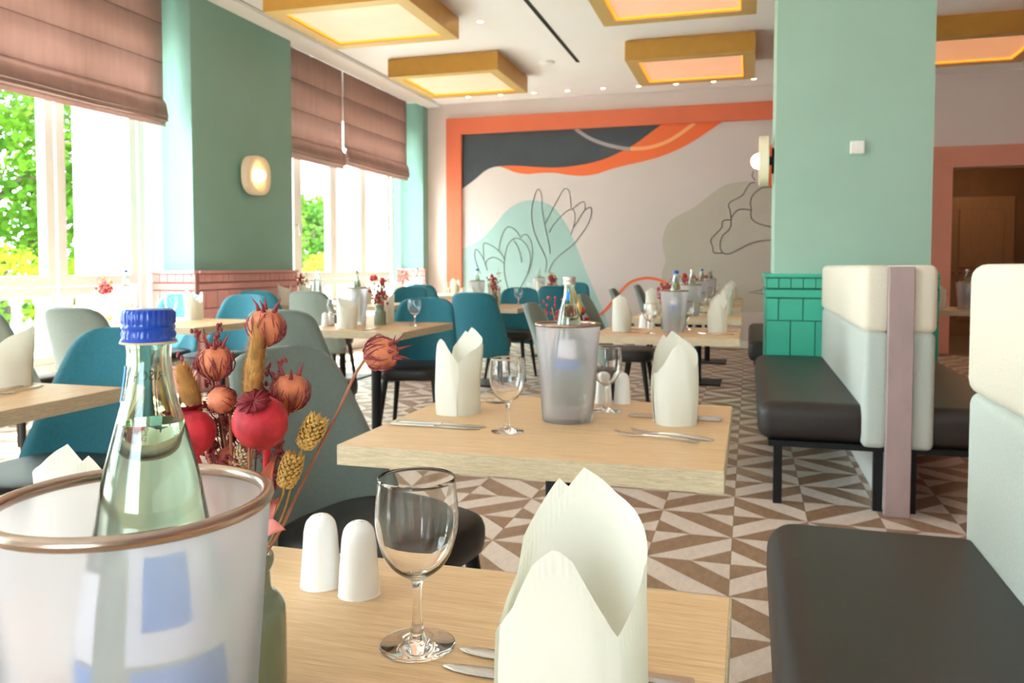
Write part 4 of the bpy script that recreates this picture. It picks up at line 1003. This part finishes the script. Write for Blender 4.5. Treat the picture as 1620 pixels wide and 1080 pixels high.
# ================================================================== LAYING THE TABLES
Z = 0.75
class Tab:
    """a table; local frame: guests sit at local +x and -x (before rotation)"""
    def __init__(s, kit, cx, cyy, rot, label, where):
        s.c = Vector((cx, cyy, 0)); s.r = math.radians(rot); s.where = where
        place(kit, 'dining_table', (cx, cyy, 0), 0, label, 'table', 'oak-topped pedestal tables')
    def p(s, x, y): c, n = math.cos(s.r), math.sin(s.r); return (s.c.x + c * x - n * y, s.c.y + n * x + c * y, Z)
    def put(s, kit, name, x, y, deg, label, cat, group, z=0.0):
        q = s.p(x, y); return place(kit, name, (q[0], q[1], Z + z), s.r + math.radians(deg), label, cat, group)
    def seat(s, sgn, which, full=True, nap=True, glass=True):
        """sgn +1/-1: which end"""
        w_ = s.where; r = 0 if sgn > 0 else 180
        f = lambda x, y: (sgn * x, sgn * y)
        if nap: s.put(NK, 'folded_napkin', *f(0.27, 0.05), r + random.uniform(-8, 8), 'cream mitre-folded napkin at the %s of %s' % (which, w_), 'napkin', 'mitre-folded napkins')
        if glass: s.put(WK, 'wine_glass', *f(0.09, 0.17), 0, 'empty wine glass at the %s of %s' % (which, w_), 'wine glass', 'empty wine glasses')
        if full:
            for k, (yy, nm) in enumerate(((0.135, 'inner'), (0.165, 'outer'))): s.put(KNK, 'table_knife', *f(0.38, yy), r + 180 + random.uniform(-1.5, 1.5), '%s steel knife at the %s of %s' % (nm, which, w_), 'knife', 'table knives')
            for k, (yy, nm) in enumerate(((-0.10, 'inner'), (-0.135, 'outer'))): s.put(FK, 'table_fork', *f(0.37, yy), r + 180 + random.uniform(-4, 4), '%s steel fork at the %s of %s' % (nm, which, w_), 'fork', 'table forks')
    def centre(s, cap, bx=0.0, by=0.0, vx=0.03, vy=0.15, salt=True, seed=0, sx=-0.07, sy=0.2):
        w_ = s.where
        s.put(KK, 'bottle_cooler', bx, by, 0, 'frosted plastic bottle cooler on %s' % w_, 'bottle cooler', 'frosted bottle coolers')
        s.put(BKB if cap == 'b' else BKS, 'water_bottle', bx + 0.008, by, random.uniform(0, 90), '%s-capped water bottle in the cooler on %s' % ('blue' if cap == 'b' else 'silver', w_), 'bottle', 'water bottles', z=0.0345)
        s.put(VK, 'bud_vase', vx, vy, 0, 'grey-green ceramic bud vase on %s' % w_, 'vase', 'grey-green bud vases')
        s.put(BUN[seed % 3], 'dried_bouquet', vx, vy, seed * 70, 'bunch of red dried flowers in the vase on %s' % w_, 'dried flowers', 'dried bunches in the vases')
        if salt:
            s.put(SKT, 'salt_shaker', sx, sy, 0, 'first white ceramic shaker on %s' % w_, 'shaker', 'white ceramic shakers')
            s.put(SKT, 'salt_shaker', sx - 0.052, sy + 0.01, 30, 'second white ceramic shaker on %s' % w_, 'shaker', 'white ceramic shakers')

# ---- row A, along the benches
T1 = Tab(TKA, -0.415, 0.578, 0, 'nearest light oak table at the bottom of the photo', 'the nearest table')
T2 = Tab(TKA, -0.44, 1.888, 0, 'light oak table in the middle, second from the camera', 'the second bench-row table')
T3 = Tab(TKA, -0.445, 4.73, 0, 'light oak table in front of the far bench, third in its row', 'the third bench-row table')
T4 = Tab(TKA, -0.45, 6.33, 0, 'light oak table fourth in the bench row', 'the fourth bench-row table')
T5 = Tab(TKA, -0.47, 7.98, 0, 'light oak table fifth in the bench row', 'the fifth bench-row table')
T6 = Tab(TKA, -0.47, 9.75, 0, 'light oak table last in the bench row before the mural', 'the last bench-row table')
# T2 laid as in the photo
cutl = lambda kit, nm, x, y, deg, lb, cat: place(kit, nm, (x, y, Z), math.radians(deg), lb, cat, {'knife': 'table knives', 'fork': 'table forks', 'spoon': 'table spoons'}[cat])
place(KK, 'bottle_cooler', (-0.426, 1.925, Z), 0, 'frosted cooler with silver-capped bottle on the second bench-row table', 'bottle cooler', 'frosted bottle coolers')
place(BKS, 'water_bottle', (-0.424, 1.925, Z + 0.0345), 0, 'silver-capped water bottle in the cooler on the second bench-row table', 'bottle', 'water bottles', rot=(0.02, 0.0, 0.4))
place(VK, 'bud_vase', (-0.462, 2.095, Z), 0, 'grey-green bud vase hidden behind the cooler on the second bench-row table', 'vase', 'grey-green bud vases')
place(BUN[0], 'dried_bouquet', (-0.462, 2.095, Z), 0.5, 'bunch of dried poppies behind the silver-capped bottle', 'dried flowers', 'dried bunches in the vases')
place(NK, 'folded_napkin', (-0.722, 1.952, Z), math.radians(-18), 'cream mitre-folded napkin at the left seat of the second bench-row table', 'napkin', 'mitre-folded napkins')
place(NK, 'folded_napkin', (-0.169, 1.978, Z), math.radians(12), 'cream mitre-folded napkin at the right seat of the second bench-row table', 'napkin', 'mitre-folded napkins')
place(WK, 'wine_glass', (-0.53, 1.755, Z), 0, 'empty wine glass left of the cooler on the second bench-row table', 'wine glass', 'empty wine glasses')
place(WK, 'wine_glass', (-0.358, 2.08, Z), 0, 'empty wine glass right of the cooler on the second bench-row table', 'wine glass', 'empty wine glasses')
cutl(KNK, 'table_knife', -0.825, 1.755, 0.5, 'steel knife nearest the front edge at left of the second bench-row table', 'knife')
cutl(KNK, 'table_knife', -0.818, 1.785, 0.0, 'steel knife nearest the left napkin on the second bench-row table', 'knife')
cutl(SPK, 'table_spoon', -0.828, 2.13, -3, 'steel spoon behind the left wine glass on the second bench-row table', 'spoon')
cutl(FK, 'table_fork', -0.82, 2.165, 2, 'steel fork behind the left napkin on the second bench-row table', 'fork')
cutl(FK, 'table_fork', -0.098, 1.758, 167, 'front one of two crossed forks at right of the second bench-row table', 'fork')
cutl(FK, 'table_fork', -0.07, 1.782, 164, 'rear one of two crossed forks at right of the second bench-row table', 'fork')
cutl(KNK, 'table_knife', -0.062, 2.022, 180, 'steel knife behind the right napkin of the second bench-row table, nearer one', 'knife')
cutl(KNK, 'table_knife', -0.058, 2.05, 180, 'steel knife behind the right napkin of the second bench-row table, farther one', 'knife')
place(SKT, 'salt_shaker', (-0.385, 2.2, Z), 0, 'white ceramic shaker behind the right wine glass on the second bench-row table', 'shaker', 'white ceramic shakers')
place(SKT, 'salt_shaker', (-0.335, 2.215, Z), 0, 'farther white ceramic shaker on the second bench-row table', 'shaker', 'white ceramic shakers')
# T1 laid as in the photo
place(KK, 'bottle_cooler', (-0.356, 0.396, Z), 0, 'large frosted bottle cooler with steel rim in the left foreground', 'bottle cooler', 'frosted bottle coolers')
BK1 = bottle_kit('cap_blue', [(-70, 2, 0.124, 0.192, 'label_white'), (-142, -98, 0.123, 0.172, 'label_white'), (-58, -20, 0.142, 0.182, 'label_blue'), (-66, 14, 0.090, 0.121, 'label_blue'), (-142, -98, 0.086, 0.121, 'label_blue'), (-152, -120, 0.266, 0.287, 'label_blue')], text=128)
place(BK1, 'water_bottle', (-0.3425, 0.396, Z + 0.0345), 0, 'clear water bottle with blue screw cap standing in the foreground cooler', 'bottle', 'water bottles', rot=(0.0, 0.0, 0.0))
place(WK, 'wine_glass', (-0.315, 0.731, Z), 0, 'empty wine glass beside the salt shakers on the nearest table', 'wine glass', 'empty wine glasses')
place(SKT, 'salt_shaker', (-0.487, 0.842, Z), 0.4, 'left white ceramic shaker on the nearest table', 'shaker', 'white ceramic shakers')
place(SKT, 'salt_shaker', (-0.431, 0.831, Z), 1.2, 'right white ceramic shaker on the nearest table', 'shaker', 'white ceramic shakers')
place(NK, 'folded_napkin', (-0.120, 0.568, Z), math.radians(2), 'large cream mitre-folded paper napkin in the foreground', 'napkin', 'mitre-folded napkins')
place(NK, 'folded_napkin', (-0.607, 0.64, Z), math.radians(190), 'cream folded napkin tip rising behind the foreground cooler', 'napkin', 'mitre-folded napkins')
cutl(KNK, 'table_knife', -0.043, 0.728, 179, 'steel knife nearest the wine glass on the nearest table', 'knife')
cutl(KNK, 'table_knife', -0.046, 0.698, 180.5, 'steel knife tip in front, beside the foreground napkin', 'knife')
VX, VY = -0.421, 0.592
place(VK, 'bud_vase', (VX, VY, Z), 0, 'glazed olive bud vase with dried flowers behind the foreground cooler', 'vase', 'grey-green bud vases')
MOUTH = Vector((VX, VY, Z + 0.127)); D0 = (MOUTH - CAMP).dot(FWD); S = D0 / FPX
rt_ = lambda k=0: MOUTH + Vector((0.005 * math.cos(k * 2.1), 0.005 * math.sin(k * 2.1), -0.02))
poppy(at_d(412, 668, D0 - 0.03), 43 * S * 0.95, (0.12, -0.55, 0.8), rt_(0), 'large red dried poppy pod with dark crown facing front')
poppy(at_d(304, 684, D0 - 0.02), 35 * S, (-0.25, 0.1, 1), rt_(1), 'red dried poppy pod half hidden behind the bottle neck')
nigella(at_d(421, 518, D0), 27 * S, (0.1, 0, 1), rt_(2), 'topmost dried seed pod with spiky crown', 5)
nigella(at_d(341, 573, D0 + 0.01), 26 * S, (0.08, -0.1, 1), rt_(3), 'dried seed pod right of the bottle neck with spiky crown', 6)
nigella(at_d(459, 621, D0 + 0.01), 28 * S, (0.12, -0.1, 1), rt_(4), 'orange dried seed pod right of the red poppy', 3)
nigella(at_d(351, 633, D0 - 0.005), 21 * S, (0.0, -0.9, 0.35), rt_(5), 'small round dried seed pod with slit front', 0)
nigella(at_d(602, 559, D0), 25 * S, (1, -0.1, 0.25), rt_(6), 'bristly dried seed pod on the long stem leaning right', 6, mid=[at_d(562, 592, D0), at_d(536, 648, D0), at_d(505, 710, D0), at_d(470, 782, D0), at_d(437, 850, D0)], threads=60)
bunny(at_d(394, 655, D0 - 0.004), at_d(409, 512, D0 - 0.012), 14 * S, rt_(7), 'golden furry bunny tail grass in the middle of the bouquet')
bunny(at_d(312, 655, D0 + 0.0), at_d(288, 580, D0 + 0.0), 15 * S, rt_(8), 'golden furry grass head behind the bottle neck')
phalaris(at_d(478, 710, D0 - 0.01), at_d(507, 657, D0 - 0.01), 19 * S, rt_(9), 'upper golden canary grass head on the right', mid=[at_d(470, 730, D0), at_d(445, 820, D0)])
phalaris(at_d(449, 772, D0 - 0.015), at_d(468, 716, D0 - 0.015), 18 * S, rt_(10), 'lower golden canary grass head on the right', mid=[at_d(440, 800, D0)])
phalaris(at_d(368, 744, D0 + 0.01), at_d(392, 708, D0 + 0.01), 17 * S, rt_(11), 'pale canary grass head below the red poppy', 'seed_pale')
leaf(at_d(425, 800, D0 - 0.01), at_d(436, 724, D0 - 0.01), 13 * S, (0, -1, 0.2), rt_(12), 'rust dried leaf under the red poppy', 'leaf_rust')
leaf(at_d(418, 840, D0 - 0.02), at_d(452, 838, D0 - 0.03), 14 * S, (0, -0.8, 0.6), rt_(13), 'pink dried leaf hanging at the cooler rim', 'leaf_pink')
leaf(at_d(420, 825, D0), at_d(442, 786, D0 - 0.01), 13 * S, (0.2, -1, 0.2), rt_(14), 'pink dried leaf standing above the cooler rim', 'leaf_pink')
leaf(at_d(352, 740, D0 + 0.01), at_d(372, 705, D0 + 0.01), 15 * S, (0.2, -1, 0.3), rt_(15), 'curled rust leaf between the two poppies', 'leaf_rust')
for i, (x, y, lb, sp_) in enumerate(((322, 520, 'maroon twiggy sprig left of the seed pods', .012), (292, 572, 'maroon twiggy sprig beside the bottle neck', .010), (408, 598, 'maroon twiggy sprig behind the bunny tail grass', .010), (440, 586, 'maroon twiggy sprig above the orange seed pod', .010), (345, 660, 'maroon twiggy sprig below the small seed pod', .018), (375, 650, 'maroon twiggy sprig left of the red poppy', .012), (330, 690, 'maroon twiggy sprig between the poppies', .018), (448, 690, 'thin maroon sprig right of the large poppy', .010))):
    sprig(at_d(x, y, D0 + 0.015), rt_(16 + i), lb, n=13, seed=i + 2, spread=sp_)
# T3..T6
T3.seat(1, 'right seat'); T3.seat(-1, 'left seat'); T3.centre('b', 0.03, -0.02, -0.03, 0.2, seed=1, sx=-0.13, sy=0.22)
for T, cp, sd_ in ((T4, 's', 2), (T5, 'b', 0), (T6, 's', 1)):
    T.seat(1, 'right seat', full=False); T.seat(-1, 'left seat', full=False); T.centre(cp, 0.02, -0.02, -0.02, 0.2, salt=False, seed=sd_)

# ---- row B (middle), guests sit on the near and far sides
B1 = Tab(TKB, -2.245, 1.655, 90, 'oak table at the left edge of the photo', 'the left-edge table')
B2 = Tab(TKB, -2.275, 4.645, 90, 'oak table behind the blue-grey chair, middle row', 'the middle table of the middle row')
B3 = Tab(TKB, -2.36, 7.33, 90, 'oak table third in the middle row, mostly behind teal chairs', 'the third table of the middle row')
B4 = Tab(TKB, -2.4, 9.9, 90, 'oak table farthest in the middle row before the mural', 'the farthest table of the middle row')
B1.put(NK, 'folded_napkin', 0.335, 0.01, 250, 'beige mitre-folded napkin on the left-edge table', 'napkin', 'mitre-folded napkins')
B1.put(FK, 'table_fork', 0.33, -0.04, 200, 'steel fork on the left-edge table, nearer one', 'fork', 'table forks')
B1.put(FK, 'table_fork', 0.35, -0.10, 193, 'steel fork on the left-edge table, farther one', 'fork', 'table forks')
def b_table(T, cap, sd_, full):
    T.put(NK, 'folded_napkin', -0.22, 0.08, 15, 'open-topped cream napkin in front on %s' % T.where, 'napkin', 'mitre-folded napkins')
    T.put(NK, 'folded_napkin', 0.3, 0.08, -10, 'open-topped cream napkin at the back of %s' % T.where, 'napkin', 'mitre-folded napkins')
    T.put(WK, 'wine_glass', 0.06, -0.24, 0, 'empty wine glass on the right of %s' % T.where, 'wine glass', 'empty wine glasses')
    T.put(WK, 'wine_glass', -0.06, 0.27, 0, 'empty wine glass on the left of %s' % T.where, 'wine glass', 'empty wine glasses')
    T.centre(cap, 0.12, 0.2, 0.09, 0.015, salt=full, seed=sd_, sx=-0.02, sy=0.31)
    if full:
        T.put(FK, 'table_fork', 0.37, -0.16, 180, 'steel fork at the back right of %s' % T.where, 'fork', 'table forks')
        T.put(KNK, 'table_knife', -0.36, -0.1, 0, 'steel knife at the front of %s' % T.where, 'knife', 'table knives')
b_table(B2, 's', 2, True); b_table(B3, 'b', 1, False); b_table(B4, 's', 0, False)

# ---- row C (by the windows)
C1 = Tab(TKC, -3.93, 4.58, 90, 'oak table by the left window behind the bottle cap', 'the first window table')
C2 = Tab(TKC, -3.95, 7.3, 90, 'oak table by the window pilaster, second along the windows', 'the second window table')
C3 = Tab(TKC, -3.95, 9.95, 90, 'oak table by the far window', 'the far window table')
def c_table(T, cap, sd_):
    T.put(NK, 'folded_napkin', 0.27, -0.13, 80, 'cream napkin right of the glass on %s' % T.where, 'napkin', 'mitre-folded napkins')
    T.put(NK, 'folded_napkin', 0.02, 0.43, 10, 'cream napkin in front of the cooler on %s' % T.where, 'napkin', 'mitre-folded napkins')
    T.put(NK, 'folded_napkin', -0.26, 0.5, 20, 'cream napkin at the window end of %s' % T.where, 'napkin', 'mitre-folded napkins')
    T.put(WK, 'wine_glass', 0.07, -0.1, 0, 'empty wine glass beside the napkin on %s' % T.where, 'wine glass', 'empty wine glasses')
    T.put(WK, 'wine_glass', 0.12, 0.28, 0, 'empty wine glass right of the cooler on %s' % T.where, 'wine glass', 'empty wine glasses')
    T.centre(cap, 0.2, 0.40, 0.2, 0.58, salt=False, seed=sd_)
c_table(C1, 'b', 0); c_table(C2, 's', 1); c_table(C3, 'b', 2)
# ---- right of the benches
D1 = Tab(TKA, 1.95, 8.0, 0, 'brown-lit table beyond the benches on the right', 'the table beyond the benches')
D1.put(NK, 'folded_napkin', -0.33, -0.1, 0, 'cream napkin on the table beyond the benches', 'napkin', 'mitre-folded napkins')
D1.put(WK, 'wine_glass', 0.0, -0.16, 0, 'empty wine glass on the table beyond the benches', 'wine glass', 'empty wine glasses')
D1.centre('s', -0.12, -0.08, 0.03, 0.0, salt=False, seed=2)

# ---- chairs
chair(CS, -0.90, 1.84, -11, 'grey-green shell chair pushed up to the left of the second bench-row table')
chair(CS, -0.94, 4.73, 3, 'pale shell chair at the left of the third bench-row table')
chair(CS, -0.95, 6.33, 0, 'pale shell chair at the left of the fourth bench-row table')
chair(CS, -0.97, 7.98, 3, 'pale shell chair at the left of the fifth bench-row table')
chair(CS, -0.97, 9.75, 0, 'pale shell chair at the left of the last bench-row table')
chair(CT, -2.16, 2.04, -90, 'dark teal shell chair behind the left-edge table')
chair(CS, -2.35, 3.97, 92, 'blue-grey shell chair in front of the middle table of the middle row')
chair(CT, -2.13, 4.94, -80, 'teal shell chair at the far side of the middle table of the middle row')
chair(CT, -2.27, 6.79, 92, 'dark teal shell chair seen from behind right of the middle table')
chair(CT, -2.3, 7.76, -90, 'teal shell chair at the far side of the third middle-row table')
chair(CT, -2.15, 9.3, 90, 'dark teal shell chair near the mural behind the third middle-row table')
chair(CT, -2.3, 10.5, -90, 'bright blue chair just before the mural wall')
chair(CS, -3.55, 3.83, 92, 'pale grey shell chair in front of the first window table')
chair(CS, -4.14, 3.7, 96, 'grey shell chair cut by the left edge of the photo')
chair(CT, -3.80, 5.13, -92, 'bright cyan shell chair at the far side of the first window table')
chair(CT, -4.38, 5.14, -88, 'cyan shell chair at the window end of the first window table')
chair(CS, -3.80, 6.69, 92, 'pale shell chair in front of the second window table')
chair(CT, -4.38, 6.78, 90, 'cyan shell chair next to the pilaster at the second window table')
chair(CT, -3.55, 7.8, -90, 'teal shell chair at the far side of the second window table')
chair(CT, -3.88, 9.46, 90, 'dark teal shell chair in front of the far window table')
# daylight portals in the window openings guide the sampling of the sky
for (a, b) in WIN:
    ld = bpy.data.lights.new('window_portal', 'AREA'); ld.shape = 'RECTANGLE'; ld.size = 2.9; ld.size_y = b - a; ld.cycles.is_portal = True
    lo = bpy.data.objects.new('window_portal', ld); COL.objects.link(lo); lo.location = (XG - 0.1, (a + b) / 2, 1.75); lo.rotation_euler = (0, -PI / 2, 0)
ld = bpy.data.lights.new('window_portal', 'AREA'); ld.shape = 'RECTANGLE'; ld.size = BX1 - BX0; ld.size_y = BZ1 - BZ0; ld.cycles.is_portal = True
lo = bpy.data.objects.new('window_portal', ld); COL.objects.link(lo); lo.location = ((BX0 + BX1) / 2, YB - 0.15, (BZ0 + BZ1) / 2); lo.rotation_euler = (PI / 2, 0, 0)
